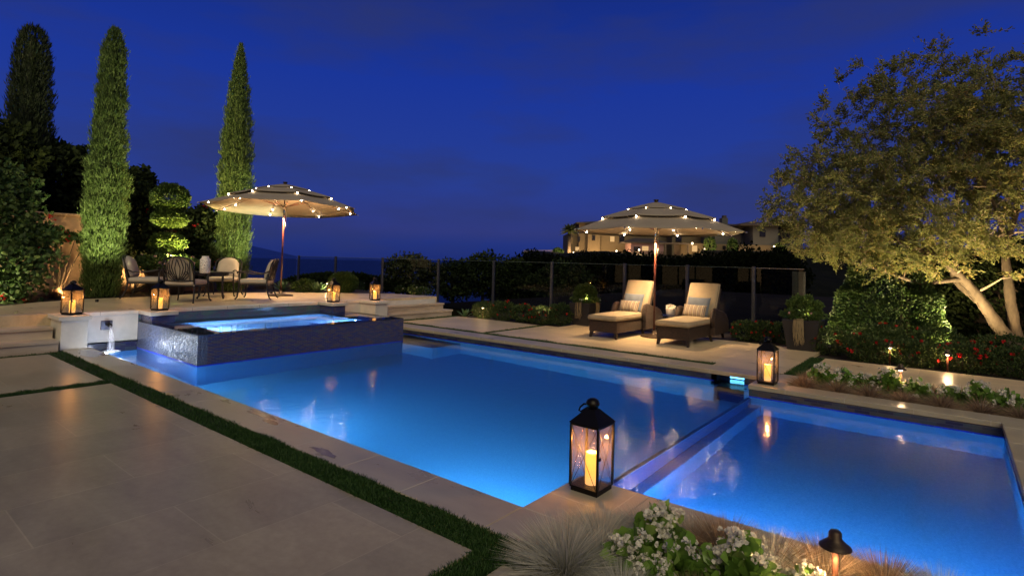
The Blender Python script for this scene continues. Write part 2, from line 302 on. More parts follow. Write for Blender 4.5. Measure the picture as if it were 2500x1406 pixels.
gobj = npmesh('ground', V.reshape(-1, 3), [np.stack([idx[:-1, :-1], idx[:-1, 1:], idx[1:, 1:], idx[1:, :-1]], -1).reshape(-1, 4)], GRM, smooth=True); gobj['kind'] = 'structure'
struct('lawn', MB().box(-13.2, 9, 11.91, 33, -.9, -.12), noisy(mat('dry_lawn', (.04, .035, .018), .95, 0, .05), (.008, .007, .004), (.022, .018, .010), 1.2, 8, bump=.5, bscale=30)[0])
# ---------------------------------------------------------------- grass strips
GRASS = leafmat('turf_green', [(.15, (.012, .035, .008)), (.5, (.028, .075, .016)), (.9, (.06, .13, .035))], .35)
TURF = mat('turf_backing', (.012, .025, .008), .95)
strips = [((-9.15, -1.35, 1.91, 2.10), 13000), ((-6.73, -6.53, -1, 1.91), 9000), ((-9.0, -8.87, -1, 1.91), 9000), ((-1.69, -1.52, .6, 1.91), 26000),
          ((-9.2, -2.52, 7.53, 7.69), 7000), ((-6.75, -6.6, 7.69, 9.45), 7000), ((-9.2, -9.03, 7.69, 9.45), 7000), ((-1.66, -1.48, 7.53, 9.3), 8000), ((-1.85, -1.66, 7.47, 7.53), 8000)]
bp_, mb = [], MB()
for (x0, x1, y0, y1), dn in strips:
    mb.box(x0, x1, y0, y1, -.05, -.012)
    n = int((x1-x0)*(y1-y0)*dn*1.25); P = np.stack([rng.uniform(x0-.004, x1+.004, n), rng.uniform(y0-.004, y1+.004, n), np.full(n, -.012)], 1)
    if (x1-x0) > 5 and y0 < 3:     # thicken the near end of the long strip
        k = rng.random(n) < np.clip((P[:, 0]+9.3)/5, .35, 1); P = P[k]; n = len(P)
        m2 = 16000; Q = np.stack([rng.uniform(-4.2, x1, m2), rng.uniform(y0, y1, m2), np.full(m2, -.012)], 1); P = np.concatenate([P, Q]); n = len(P)
    D_ = unit(rng.normal(size=(n, 3))*.38+np.array([0, 0, 1])); D_[:, 2] = np.abs(D_[:, 2])
    patch = .8+.35*np.sin(P[:, 0]*9+np.sin(P[:, 1]*31))*np.sin(P[:, 0]*2.3+1)
    bp_.append(blades(P, D_, rng.uniform(.022, .042, n)*patch, .0042, .6))
struct('turf_base', mb, TURF)
V, Q = merge(bp_); o = npmesh('grass', V, Q, GRASS); tag(o, 'short green turf growing in narrow strips between the paving slabs', 'grass', kind='stuff')
# ================================================================ POOL
pool = thing('swimming_pool', 'large blue lit swimming pool with pale stone coping and dark tile waterline', 'swimming pool', (-4, 4.5, 0))
def pp(name, mb, m, **k): return mb.build(name, m, pool, world=True, **k)
WZ = -.125
# coping
c = MB().box(-9.2, -1.80, 2.10, 2.416, -T_, 0).box(-1.80, -1.34, 2.10, 3.005, -T_, 0).box(-1.34, 4, 2.645, 3.005, -T_, 0)
c.box(-9.2, -1.80, 7.14, 7.53, -T_, 0).box(-1.80, -1.46, 6.56, 7.53, -T_, 0).box(-1.46, 4, 6.56, 6.87, -T_, 0).box(.328, 4, 3.005, 6.56, -T_, 0)
pp('coping', c, COPE, bev=.006)
jn = MB()
for k in range(13):
    x = -2.43-.5575*k
    if x > -9: jn.box(x-.0025, x+.0025, 2.10, 2.41, -.02, .0012)
    if x > -8.4: jn.box(x-.002, x+.002, 7.137, 7.53, -.045, .0012)
for x in (-1.42, -.87, -.30, .255): jn.box(x-.002, x+.002, 6.557, 6.87, -.045, .0012)
for x in (-1.415, -.86, -.3): jn.box(x-.002, x+.002, 2.66, 3.0, -.02, .0012)
for y in (2.41, 2.66): jn.box(-1.79, -1.36, y-.0025, y+.0025, -.02, .0012)
for y in (3.6, 4.15, 4.7, 5.3, 5.85, 6.4): jn.box(.33, .66, y-.002, y+.002, -.02, .0012)
jo = pp('coping_joints', jn, mat('pale_grout', (.5, .47, .42), .8)); jo['kind'] = 'stuff'
WET = noisy(mat('wet_stone', (.15, .12, .10), .15), (.13, .105, .085), (.18, .15, .12), 5, 6)[0]
for cx_, cy_, lx, ly, sd_ in ((-4.46, 3.6-1.25, .20, .045, 1), (-4.20, 2.30, .10, .04, 2), (-3.30, 2.19, .14, .035, 3), (-8.6, 2.28, .35, .10, 4)):
    m_ = MB(); n_ = 40; q_ = [(cx_+lx*math.cos(a)*(1+.25*math.sin(3*a+sd_)+.12*math.sin(7*a+sd_*2)), max(2.103, min(2.413, cy_+ly*math.sin(a)*(1+.3*math.sin(2*a+sd_)+.15*math.sin(9*a))))) for a in (2*math.pi*k/n_ for k in range(n_))]
    m_.add([(x, y, .0016) for x, y in q_], [tuple(range(n_))]); pp('wet_stain', m_, WET)
def wall_strip(mb, z0, z1, e=0):
    t = .12
    mb.box(-9.57, -1.78+e, 2.30, 2.43+e, z0, z1).box(-1.79, -1.67, 2.31, 2.95, z0, z1)
    mb.box(-1.786+e, .35, 2.89, 3.02+e, z0, z1).box(.34-e, .46, 3.0, 6.56, z0, z1).box(-1.786, .35, 6.545-e, 6.67, z0, z1)
    mb.box(-1.79, -1.67, 6.60, 7.14, z0, z1).box(-9.57, -2.365, 7.125-e, 7.25, z0, z1).box(-2.0, -1.79, 7.125-e, 7.25, z0, z1)
wb = MB(); wall_strip(wb, -.118, -.0502); pp('waterline_tile', wb, BAND)
wt = MB(); wall_strip(wt, -.152, -.1182, .003); pp('cobalt_trim_tile', wt, TRIM)
bs = MB(); wall_strip(bs, -1.4, -.1522); bs.box(-9.69, -9.57, 2.3, 7.2, -1.4, 0); pp('basin_wall', bs, PLAST)
pp('basin_floor', MB().box(-9.6, -1.80, 2.3, 7.25, -1.5, -1.2).box(-1.78, .46, 2.9, 6.66, -1.4, -.82), PLAST)
pp('dividing_wall', MB().box(-1.80, -1.765, 3.0, 6.56, -1.4, -.205), mat('deep_blue_plaster', (.04, .14, .36), .8)); pp('dividing_wall_cap', MB().box(-1.803, -1.762, 3.0, 6.56, -.2045, -.185), PLAST, bev=.008); pp('bench', MB().box(-1.765, -1.66, 3.0, 6.56, -1.4, -.48), PLAST, bev=.012); pp('corner_ledge', MB().box(-7.5, -6.75, 6.45, 7.14, -1.4, -.32), PLAST, bev=.012)
# niche with its light slot in the far wall
pp('niche', MB().box(-2.40, -2.365, 7.125, 7.45, -.3, -.0502).box(-2.0, -1.965, 7.126, 7.45, -.3, -.0502).box(-2.40, -1.965, 7.42, 7.46, -.3, -.0502).box(-2.4, -1.97, 7.1, 7.45, -.34, -.30), BAND)
pp('light_slot', MB().box(-2.25, -2.02, 7.40, 7.415, -.115, -.075), emit('cyan_glow', (.12, .55, 1), 4.0))
BL = (.12, .45, .78)
def poollight(x, y, z, dr, power, col=BL, size=.5, sx=.12):
    f = MB().lathe([(.0, 0), (.09, 0), (.09, .012), (.0, .02)], 20); o = f.build('pool_light', STEEL, pool); o.location = Vector((x, y, z))-Vector(pool.location)
    o.rotation_euler = Vector(dr).to_track_quat('Z', 'Y').to_euler()
    dv = Vector(dr).normalized()*.05
    lamp('AREA', Vector((x, y, z))+dv, power, col, pool, size, Vector(dr), sx=sx, name='pool_lamp')
poollight(-2.9, 2.45, -.5, (0, 1, -.08), 26)
poollight(-5.2, 2.45, -.5, (-.1, 1, -.05), 40)
poollight(-1.835, 2.72, -.5, (-1, .45, -.05), 50)  # added lamp, hidden from view, brightens the middle of the pool
poollight(-7.2, 2.45, -.45, (-.3, 1, -.1), 16)
poollight(-1.25, 3.04, -.4, (.6, 1, -.25), 34, (.09, .38, .88))
poollight(-.25, 3.04, -.35, (.15, 1, -.2), 25, (.11, .41, .84))
ws = MB()
def sheet(mb, x0, x1, y0, y1, z): mb.add([(x0, y0, z), (x1, y0, z), (x1, y1, z), (x0, y1, z)], [(0, 1, 2, 3)])
for r in ((-7.49, -1.79, 2.42, 7.2), (-1.79, .35, 3.01, 6.56), (-9.57, -7.49, 2.42, 3.10), (-9.57, -7.49, 6.46, 7.2), (-2.365, -2.0, 7.2, 7.42)): sheet(ws, *r, WZ)
o = ws.build('water', POOLW); o['kind'] = 'structure'
# ================================================================ SPA
spa = thing('raised_spa', 'raised square spa clad in dark blue mosaic tile spilling over its edge', 'spa', (-8.5, 4.8, -.12))
def sp(name, mb, m, **k): return mb.build(name, m, spa, world=True, **k)
SZ = .272
SPTILE = tilemat('iridescent_tile', [(.04, .05, .14), (.05, .12, .16), (.10, .08, .16), (.07, .17, .15), (.06, .08, .22)], (.12, .14, .18), .075, .019, .0012)
sp('tile_wall', MB().box(-7.61, -7.49, 3.22, 6.46, -.15, .266).box(-9.57, -7.61, 6.34, 6.46, -.15, .266), TILE)
sp('spill_wall', MB().box(-9.57, -7.49, 3.10, 3.22, -.15, .266), TILEW); sp('submerged_wall', MB().box(-7.60, -7.495, 3.22, 6.455, -1.3, -.151).box(-9.57, -7.495, 3.105, 3.2195, -1.3, -.151).box(-9.57, -7.601, 6.35, 6.455, -1.3, -.151), mat('deep_blue_plaster', (.05, .16, .36), .8))
sp('back_tile', MB().box(-9.60, -9.564, 3.10, 6.46, -.3, .3785), SPTILE)
sp('basin', MB().box(-9.57, -7.61, 3.22, 6.34, -.9, -.45).box(-9.57, -9.2, 3.22, 6.34, -.5, -.02).box(-8.0, -7.612, 3.22, 6.34, -.5, -.06).box(-9.2, -8.0, 3.22, 3.62, -.5, -.1).box(-9.2, -8.0, 5.98, 6.34, -.5, -.1), SPAPL, bev=.03)
sp('cobalt_trim_tile', MB().box(-9.57, -7.487, 3.097, 3.10, -.15, -.112).box(-7.49, -7.487, 3.1, 6.46, -.15, -.112), TRIM); sp('drain', MB().lathe([(.07, -.448), (.07, -.44), (.0, -.438)], 20, c=(-8.4, 5.3)), BLACK)
sp('inner_tile', MB().box(-7.622, -7.611, 3.22, 6.34, -.06, .262).box(-9.56, -7.62, 3.221, 3.232, -.1, .262).box(-9.56, -7.62, 6.328, 6.339, -.1, .262), TILE)
lamp('AREA', (-8.05, 5.9, -.2), 26, (.32, .58, 1), spa, .25, (-.35, -1, -.25), sx=.12, name='spa_lamp')
lamp('AREA', (-8.6, 3.66, -.25), 18, (.32, .58, 1), spa, .25, (0, 1, -.15), sx=.12, name='spa_lamp')
o = MB(); sheet(o, -9.57, -7.484, 3.096, 6.466, SZ); o = o.build('spa_water', SPAW); o['kind'] = 'structure'
# spilling film drops along the edge
sp('spilling_film', MB().box(-7.4895, -7.484, 3.10, 6.46, .235, .2715), glassmat('water_film', (.95, .97, 1), 1.33, 1.5))
# caps of the terrace edge walls
tw = thing('terrace_wall', 'pale capped retaining wall along the terrace edge behind the spa', 'wall', (-9.6, 4.8, 0))
MB().box(-9.75, -9.57, 2.39, 9.2, -.3, .379).build('wall', STUC, tw, world=True)
MB().box(-9.80, -9.555, 3.48, 6.10, .38, .4325).box(-9.80, -9.555, 2.37, 3.10, .38, .4325).box(-9.80, -9.555, 6.44, 7.05, .38, .4325).build('cap', CAPM, tw, world=True, bev=.004)
j = MB()
for y in (2.62, 3.85, 4.4, 4.95, 5.5, 6.75): j.box(-9.58, -9.553, y-.002, y+.002, .381, .4335)
j.build('cap_joints', mat('dark_grout', (.2, .18, .16), .9), tw, world=True)
def pier(x0, x1, y0, y1, zb, m, label, capm=CAPM):
    t = thing('pier', label, 'pier', ((x0+x1)/2, (y0+y1)/2, zb), group='capped piers along the terrace edge')
    MB().box(x0, x1, y0, y1, zb, .379).build('shaft', m, t, world=True, bev=.003)
    MB().box(x0-.03, x1+.035, y0-.035, y1+.035, .38, .434).build('cap', capm, t, world=True, bev=.005)
pier(-9.64, -9.12, 2.08, 2.37, -.02, CAPM, 'pale stone pier at the right end of the left garden steps')
pier(-9.566, -9.13, 3.135, 3.44, .2, TILE, 'blue tiled pier with pale cap between the fountain wall and spa')
pier(-9.566, -9.13, 6.15, 6.42, .2, TILE, 'blue tiled pier with pale cap at the far corner of the spa')
pier(-9.566, -9.08, 7.09, 7.40, -.3, CAPM, 'pale stone pier at the left end of the far garden steps')
# fountain wall, spout, falling water
fo = thing('fountain_spout', 'square dark metal spout plate on the white fountain wall', 'spout', (-9.57, 2.70, .24))
MB().box(-9.569, -9.555, 2.635, 2.775, .175, .305).build('plate', mat('pewter', (.10, .10, .13), .35, .7), fo, world=True, bev=.003)
MB().tube([(-9.56, 2.715, .25), (-9.49, 2.715, .255), (-9.44, 2.715, .24)], .028, 14).build('pipe', BLACK, fo, world=True, smooth=True)
MB().box(-9.5695, -9.557, 2.42, 3.095, -.3, -.02).build('waterline_tile', BAND, fo, world=True)
wm = bpy.data.materials.new('falling_water'); wm.use_nodes = True; q = wm.node_tree; q.nodes.clear()
a = N(q, 'ShaderNodeBsdfTransparent'); b = N(q, 'ShaderNodeBsdfTranslucent'); b.inputs[0].default_value = (.9, .92, 1, 1); b3 = N(q, 'ShaderNodeBsdfDiffuse'); b3.inputs[0].default_value = (.9, .92, 1, 1)
ax = N(q, 'ShaderNodeAddShader'); q.links.new(b.outputs[0], ax.inputs[0]); q.links.new(b3.outputs[0], ax.inputs[1])
tcx = N(q, 'ShaderNodeTexCoord'); mpx = N(q, 'ShaderNodeMapping'); mpx.inputs['Scale'].default_value = (60, 60, 3); q.links.new(tcx.outputs['Object'], mpx.inputs[0]); nn = N(q, 'ShaderNodeTexNoise', Scale=1.0, Detail=3.0); q.links.new(mpx.outputs[0], nn.inputs[0])
rr = ramp(q, [(.4, (.01, .01, .01)), (.8, (.3, .3, .3))], nn.outputs[0]); ms = N(q, 'ShaderNodeMixShader'); q.links.new(rr.outputs[0], ms.inputs[0]); q.links.new(a.outputs[0], ms.inputs[1]); q.links.new(ax.outputs[0], ms.inputs[2])
oo = N(q, 'ShaderNodeOutputMaterial'); q.links.new(ms.outputs[0], oo.inputs[0])
fb = MB()
for dy, w0, w1 in ((0, .026, .085), (.004, .018, .06)):
    P0 = [(-9.44+.07*math.sqrt(i/7), 2.715+dy, .235-.365*(i/7)**1.3) for i in range(8)]
    fb.tube(P0, [w0*.7+(w1-w0)*.6*i/7 for i in range(8)], 16)
o = fb.build('falling_water', wm, smooth=True); o['kind'] = 'structure'
fb = MB().lathe([(.0, WZ+.002), (.12, WZ+.010), (.09, WZ+.022), (.0, WZ+.028)], 30, c=(-9.37, 2.715)); q2 = fb.build('splash_foam', mat('foam', (.9, .95, 1), .8), smooth=True); q2['kind'] = 'structure'
fl = thing('fountain_light', 'small bright white light at the water below the fountain spout', 'light', (-9.2, 2.60, WZ))
MB().lathe([(.0, WZ+.004), (.03, WZ+.004), (.03, WZ+.02), (0, WZ+.024)], 16, c=(-9.2, 2.60)).build('lens', emit('white_glow', (.75, .85, 1), 30), fl, world=True)
lamp('POINT', (-8.85, 2.74, -.02), 10, (.75, .85, 1), fl, .03)
lamp('AREA', (-8.6, 2.47, -.3), 9, (.35, .6, 1), fl, .3, (-.2, .8, -.3), sx=.1)
# garden steps
def steps(label, y0, y1, xs, base):
    t = thing('stone_steps', label, 'steps', (xs[1], (y0+y1)/2, base), group='pale stone garden steps')
    zz = (.143, .287, .432)
    for i in range(3):
        MB().box(-9.9 if i < 2 else -9.85, xs[i]-.022, y0, y1-(.0 if y0 < 0 else .0), base, zz[i]-.042).build('riser', STEPM, t, world=True)
        MB().box(-9.88+.004*i, xs[i], y0-.002*i, y1+(.015 if y0 > 0 else 0), zz[i]-.0415, zz[i]).build('tread', STEPM, t, world=True, bev=.006)
steps('wide pale steps at the left edge rising beside the first pier', -2.5, 2.045, (-9.02, -9.32, -9.64), -.03)
# far steps: each tread steps back and its right end too
t = thing('stone_steps', 'pale stone steps rising to the terrace behind the spa', 'steps', (-9.4, 8.4, 0), group='pale stone garden steps')
for i, (x, y1, z) in enumerate(((-9.22, 9.45, .143), (-9.42, 9.36, .287), (-9.66, 9.28, .4325))):
    MB().box(-10.2, x-.022, 7.41, y1-.02, -.05, z-.0425).build('riser', STEPM, t, world=True)
    MB().box(-10.1+.004*i, x, 7.405+.001*i, y1, z-.042, z).build('tread', STEPM, t, world=True, bev=.006)
# garden wall at the back of the terrace
gw_ = thing('garden_wall', 'tan stucco garden wall behind the dining terrace', 'wall', (-14.6, 3, .3))
MB().box(-14.8, -14.5, -2.5, 6.3, .2, 2.02).build('wall', WALLM, gw_, world=True); MB().box(-14.84, -14.46, -2.52, 6.33, 2.021, 2.07).build('cap', WALLM, gw_, world=True, bev=.01)
sw = thing('boundary_wall', 'dark stucco boundary wall behind the big tree at the right', 'wall', (2, 14.6, 0))
MB().box(-.9, 9, 14.2, 14.45, -.5, 1.62).build('wall', WALLM, sw, world=True); MB().box(-.93, 9, 14.17, 14.48, 1.621, 1.68).build('cap', WALLM, sw, world=True, bev=.01)
# ================================================================ GLASS FENCE
EDGE = mat('glass_edge_highlight', (.10, .13, .13), .3)  # top edge of the glass, its highlight put into the strip colour
fe = thing('glass_fence', 'long frameless glass fence with slim dark posts behind the pool', 'fence', (-8, 11.6, -.1))
posts = [(-3.10, 11.6), (-4.44, 11.6), (-5.90, 11.6), (-7.91, 11.6), (-9.82, 11.6), (-11.86, 11.5), (-13.43, 10.7), (-15.09, 10.2), (-16.86, 10.0)]
for i, (x, y) in enumerate(posts):
    zb = -.3 if x > -13 else .3
    MB().box(x-.03, x+.03, y-.03, y+.03, zb, 1.325).build('post', POSTM, fe, world=True, bev=.004)
for i in range(8):
    a, b = Vector((*posts[i], 0)), Vector((*posts[i+1], 0)); dd = (b-a).normalized(); n_ = Vector((-dd.y, dd.x, 0))*.005; a2 = a+dd*.034; b2 = b-dd*.034; zb = -.1 if b.x > -13 else .45
    MB().prism([(p.x, p.y) for p in (a2-n_, b2-n_, b2+n_, a2+n_)][::-1], zb, 1.296).build('glass_panel', FGLASS, fe, world=True)
    MB().prism([(p.x, p.y) for p in (a2-n_, b2-n_, b2+n_, a2+n_)][::-1], 1.2965, 1.303).build('edge_highlight', EDGE, fe, world=True)
# raked side panel rising toward the garden wall
e0, e1 = Vector((-16.9, 9.95, 0)), pt(597, 596, X=-15.6); z1 = e1.z
pv = [(e0.x, e0.y, .4), (e1.x, e1.y, .4), (e1.x, e1.y, z1), (e0.x, e0.y, 1.3)]
MB().add([(x-.006, y, z) for x, y, z in pv]+[(x+.006, y, z) for x, y, z in pv], [(0, 1, 2, 3), (7, 6, 5, 4), (0, 4, 5, 1), (1, 5, 6, 2), (2, 6, 7, 3), (3, 7, 4, 0)]).build('glass_panel', FGLASS, fe, world=True)
gt = thing('glass_gate', 'framed glass gate at the right end of the glass fence', 'gate', (-2.6, 11.6, -.1))
MB().box(-3.06, -2.2, 11.59, 11.61, 1.29, 1.302).build('frame', STEEL, gt, world=True)
MB().box(-3.04, -2.215, 11.595, 11.605, -.1, 1.284).build('pane', FGLASS, gt, world=True)
MB().box(-2.44, -2.21, 11.75, 11.80, -.2, 1.25).build('side_panel', mat('grey_panel', (.016, .017, .016), .7), gt, world=True)
# ================================================================ RESIDENCE (behind the camera, mirrored in the glass fence)
rs_ = thing('residence', 'house with warmly lit glass doors facing the pool', 'house', (-6, -6.2, 0))
MB().box(-17, 5, -12, -6.0, -.1, 3.1).build('wall', WALLM, rs_, world=True); MB().box(-17.6, 5.6, -12.5, -5.3, 3.101, 3.3).build('roof', mat('tile_roof', (.06, .04, .03), .9), rs_, world=True)
GLOW = emit('warm_room_glow', (1, .6, .28), .35)
for x0, x1, z1 in ((-15.5, -13.8, 2.3), (-12.6, -9.8, 2.4), (-8.6, -7.4, 2.3), (-5.8, -2.6, 2.4), (-.8, 1.8, 2.4)):
    g_ = MB().box(x0, x1, -5.998, -5.985, .05, z1).build('glass_door', GLOW, rs_, world=True); f_ = MB(); n_ = max(2, int((x1-x0)/.8))
    for k in range(n_+1): xx = x0+(x1-x0)*k/n_; f_.box(xx-.035, xx+.035, -5.99, -5.95, .0, z1)
    f_.box(x0-.035, x1+.035, -5.99, -5.952, z1+.001, z1+.07); f_.build('door_frame', BLACK, rs_, world=True)
# ================================================================ LANTERNS
def candlemat(k):
    m = bpy.data.materials.new('candle_wax'); m.use_nodes = True; nt = m.node_tree; nt.nodes.clear()
    t = N(nt, 'ShaderNodeTexCoord'); s = N(nt, 'ShaderNodeSeparateXYZ'); nt.links.new(t.outputs['Object'], s.inputs[0])
    q = N(nt, 'ShaderNodeMapRange'); q.inputs[1].default_value = .03; q.inputs[2].default_value = .23; nt.links.new(s.outputs[2], q.inputs[0])
    r = ramp(nt, [(0, (.8, .36, .12)), (.35, (1.0, .40, .035)), (.75, (1.0, .46, .03)), (1, (1, .33, .012))], q.outputs[0])
    e = N(nt, 'ShaderNodeEmission', Strength=k); nt.links.new(r.outputs[0], e.inputs[0]); d = N(nt, 'ShaderNodeBsdfDiffuse'); d.inputs[0].default_value = (.7, .6, .45, 1); a = N(nt, 'ShaderNodeAddShader')
    nt.links.new(e.outputs[0], a.inputs[0]); nt.links.new(d.outputs[0], a.inputs[1]); o = N(nt, 'ShaderNodeOutputMaterial'); nt.links.new(a.outputs[0], o.inputs[0]); return m
CANDLE = candlemat(1.5)
def make_lantern():
    t = thing('lantern', 'x', 'lantern')
    h = .088
    MB().frus(.086, 0, .086, .022).frus(.092, .0222, .092, .032).build('base', BLACK, t, bev=.002)
    for sx_, sy_ in ((-1, -1), (1, -1), (1, 1), (-1, 1)): MB().box(sx_*h-.006, sx_*h+.006, sy_*h-.006, sy_*h+.006, .032, .372).build('post', BLACK, t)
    MB().frus(.094, .372, .094, .386).frus(.10, .3862, .028, .462).build('roof', BLACK, t, bev=.0015)
    MB().lathe([(.03, .462), (.034, .478), (.040, .484), (.040, .496), (.032, .512), (.016, .521), (0, .523)], 20).build('cap', BLACK, t, smooth=True)
    MB().tube([(-.034, 0, .480), (-.060, .0, .478), (-.085, .0, .455), (-.092, 0, .435), (-.078, .0, .43), (-.055, 0, .448), (-.036, 0, .462)], .0055, 8).build('handle', BLACK, t, smooth=True)
    for k in range(4):
        T = Matrix.Rotation(k*math.pi/2, 4, 'Z')
        MB().box(-.081, .081, -.0885, -.0865, .033, .371, T).build('glass_pane', LGLASS, t)
        z = [(-.082, .034, .082, .37), (.082, .034, -.082, .37)]
        b = MB()
        for xa, za, xb, zb in z: b.tube([(xa, -.0915, za), ((xa+xb)/2, -.0925, (za+zb)/2), (xb, -.0915, zb)], .0016, 5, T)
        b.build('cross_brace', BLACK, t)
    MB().box(-.004, .004, -.01, .01, .2, .22, Matrix.Translation((.094, -.075, 0))).build('latch', BLACK, t)
    MB().lathe([(.036, .033), (.037, .06), (.037, .205), (.035, .212), (.031, .212), (.028, .2), (0, .196)], 28).build('candle', CANDLE, t, smooth=True)
    lamp('POINT', (0, 0, .26), 4.5, (1, .38, .08), t, .01, name='candle_light'); return t
L0 = make_lantern(); first = True
LP = [((-1.643, 2.862, 0), 0, 'tall black lantern on the near coping corner in front of the pool', 1),
      ((-1.652, 6.785, 0), 0, 'black lantern on the far right coping corner near the loungers', 1),
      ((-9.36, 2.245, .434), 25, 'black lantern on the pale stone pier beside the left steps', .95),
      ((-9.36, 3.31, .434), 12, 'black lantern on the blue tiled pier left of the spa', .95),
      ((-9.37, 6.31, .434), 0, 'black lantern on the tiled pier in front of the clipped round shrub', .95),
      ((-9.34, 7.27, .434), -20, 'black lantern on the pale pier beside the far steps', .95)]
for i, (loc, a, lab, s) in enumerate(LP):
    o = L0 if i == 0 else copy_tree(L0); o.location = loc; o.rotation_euler.z = R(a); o.scale = (s, s, s*(1 if i < 2 else .93)); tag(o, lab, 'lantern', 'lanterns with lit candles around the pool')
# ================================================================ UMBRELLAS
FAB, _ = noisy(mat('beige_canvas', (.30, .26, .22), .85, 0, .2), (.25, .21, .16), (.30, .255, .195), 3, 5, bump=.1, bscale=300)
BULB = emit('bulb_glow', (1, .76, .48), 90)
def tier(r0, z0, r1, z1, sag, n=8, k=8, m=10):
    V = []; Fc = []
    for i in range(k+1):
        for j in range(n*m):
            a = 2*math.pi*j/(n*m); f = (j % m)/m; s = math.sin(math.pi*f); t = i/k
            rr_ = r0+(r1-r0)*t; cosf = math.cos(math.pi/n)/math.cos((f-.5)*2*math.pi/n)   # straight hem between ribs
            r = rr_*(cosf-.02*s*t)
            z = z0+(z1-z0)*(t**1.08)+.0*s-sag*s*0
            V.append((r*math.cos(a), r*math.sin(a), z+sag*s*(.4+.6*t)))
    for i in range(k):
        for j in range(n*m): Fc.append((i*n*m+j, i*n*m+(j+1) % (n*m), (i+1)*n*m+(j+1) % (n*m), (i+1)*n*m+j))
    return V, Fc
def make_umbrella(): 
    t = thing('patio_umbrella', 'x', 'umbrella')
    for nm, a in (('canopy', (.40, 2.315, 1.54, 1.90, -.015)), ('middle_tier', (.18, 2.40, 1.07, 2.135, -.012)), ('top_tier', (.03, 2.452, .56, 2.315, -.008))):
        V, Fc = tier(*a); o = MB().add(V, Fc).build(nm, FAB, t, smooth=True); so_ = o.modifiers.new('s', 'SOLIDIFY'); so_.thickness = .004
    MB().lathe([(.02, 2.45), (.035, 2.46), (.03, 2.475), (.045, 2.485), (.05, 2.497), (.03, 2.505), (0, 2.508)], 16).build('finial', BRONZE, t, smooth=True)
    MB().tube([(0, 0, .04), (0, 0, 2.0)], .017, 16).build('pole', ROSEWOOD, t, smooth=True)
    MB().tube([(0, 0, 1.76), (0, 0, 2.01)], .022, 16).tube([(0, 0, 1.745), (0, 0, 1.76)], .028, 16).build('hub', STEEL, t, smooth=True)
    MB().tube([(0, 0, 2.0), (0, 0, 2.44)], .014, 12).build('upper_pole', ROSEWOOD, t, smooth=True)
    MB().tube([(.04, .0, 1.95), (.045, 0, 1.8), (.05, .0, 1.6), (.06, 0, 1.52), (.05, 0, 1.47), (.038, 0, 1.52), (.045, 0, 1.6)], .004, 6).tube([(.045, .0, 1.92), (.05, 0, 1.62)], .007, 6).build('crank_cord', mat('cord', (.6, .55, .45), .9), t, smooth=True)
    for k in range(8):
        a = math.pi/4*k; ca, sa = math.cos(a), math.sin(a); z = lambda r: 2.315-(r-.4)/1.14*.415
        MB().tube([(ca*.03, sa*.03, 2.41), (ca*.4, sa*.4, z(.4)-.022), (ca*1.0, sa*1.0, z(1.0)-.026), (ca*1.55, sa*1.55, 1.893)], .0065, 6).build('rib', ROSEWOOD, t)
        MB().tube([(ca*.03, sa*.03, 1.95), (ca*.72, sa*.72, z(.72)-.03)], .006, 6).build('strut', ROSEWOOD, t)
        b = MB()
        for r, zz in ((1.12, z(1.12)-.045), (1.38, z(1.38)-.042), (1.04, 2.115), (.55, 2.296)): b.lathe([(0, zz-.012), (.0085, zz-.008), (.0115, zz), (.0085, zz+.008), (0, zz+.012)], 8, c=(ca*r, sa*r))
        b.build('light_bulbs', BULB, t)
        MB().lathe([(0, 1.88), (.012, 1.88), (.012, 1.90), (0, 1.905)], 8, c=(ca*1.56, sa*1.56)).build('rib_tip', STEEL, t)
        lamp('SPOT', (ca*.16, sa*.16, 1.80), 30, (1, .58, .27), t, .015, (ca, sa, .95), 120, 1, name='canopy_fill_spot')  # added at the hub to light the canopy underside evenly, away from the bulbs
    lamp('SPOT', (.0, 0, 1.72), 720, LED, t, .025, (0, 0, -1), 122, .8, name='added_deck_fill')  # invented downward spot that brightens the deck below the umbrella
    MB().lathe([(.24, 0), (.245, .012), (.235, .022), (.2, .03), (.1, .045), (.035, .055), (.03, .12), (0, .12)], 40).build('base', BRONZE, t, smooth=True); return t
U0 = make_umbrella(); U1 = copy_tree(U0)
U0.location = (-4.285, 9.62, 0); U0.rotation_euler = (0, 0, R(6)); tag(U0, 'three-tier beige umbrella strung with lights over the loungers', 'umbrella', 'beige patio umbrellas with string lights')
U1.location = (-11.50, 6.42, .43); U1.scale = (1.07, 1.07, 1.0); U1.rotation_euler = (R(-2.2), R(-1.2), R(28)); tag(U1, 'three-tier beige umbrella strung with lights by the dining table', 'umbrella', 'beige patio umbrellas with string lights')
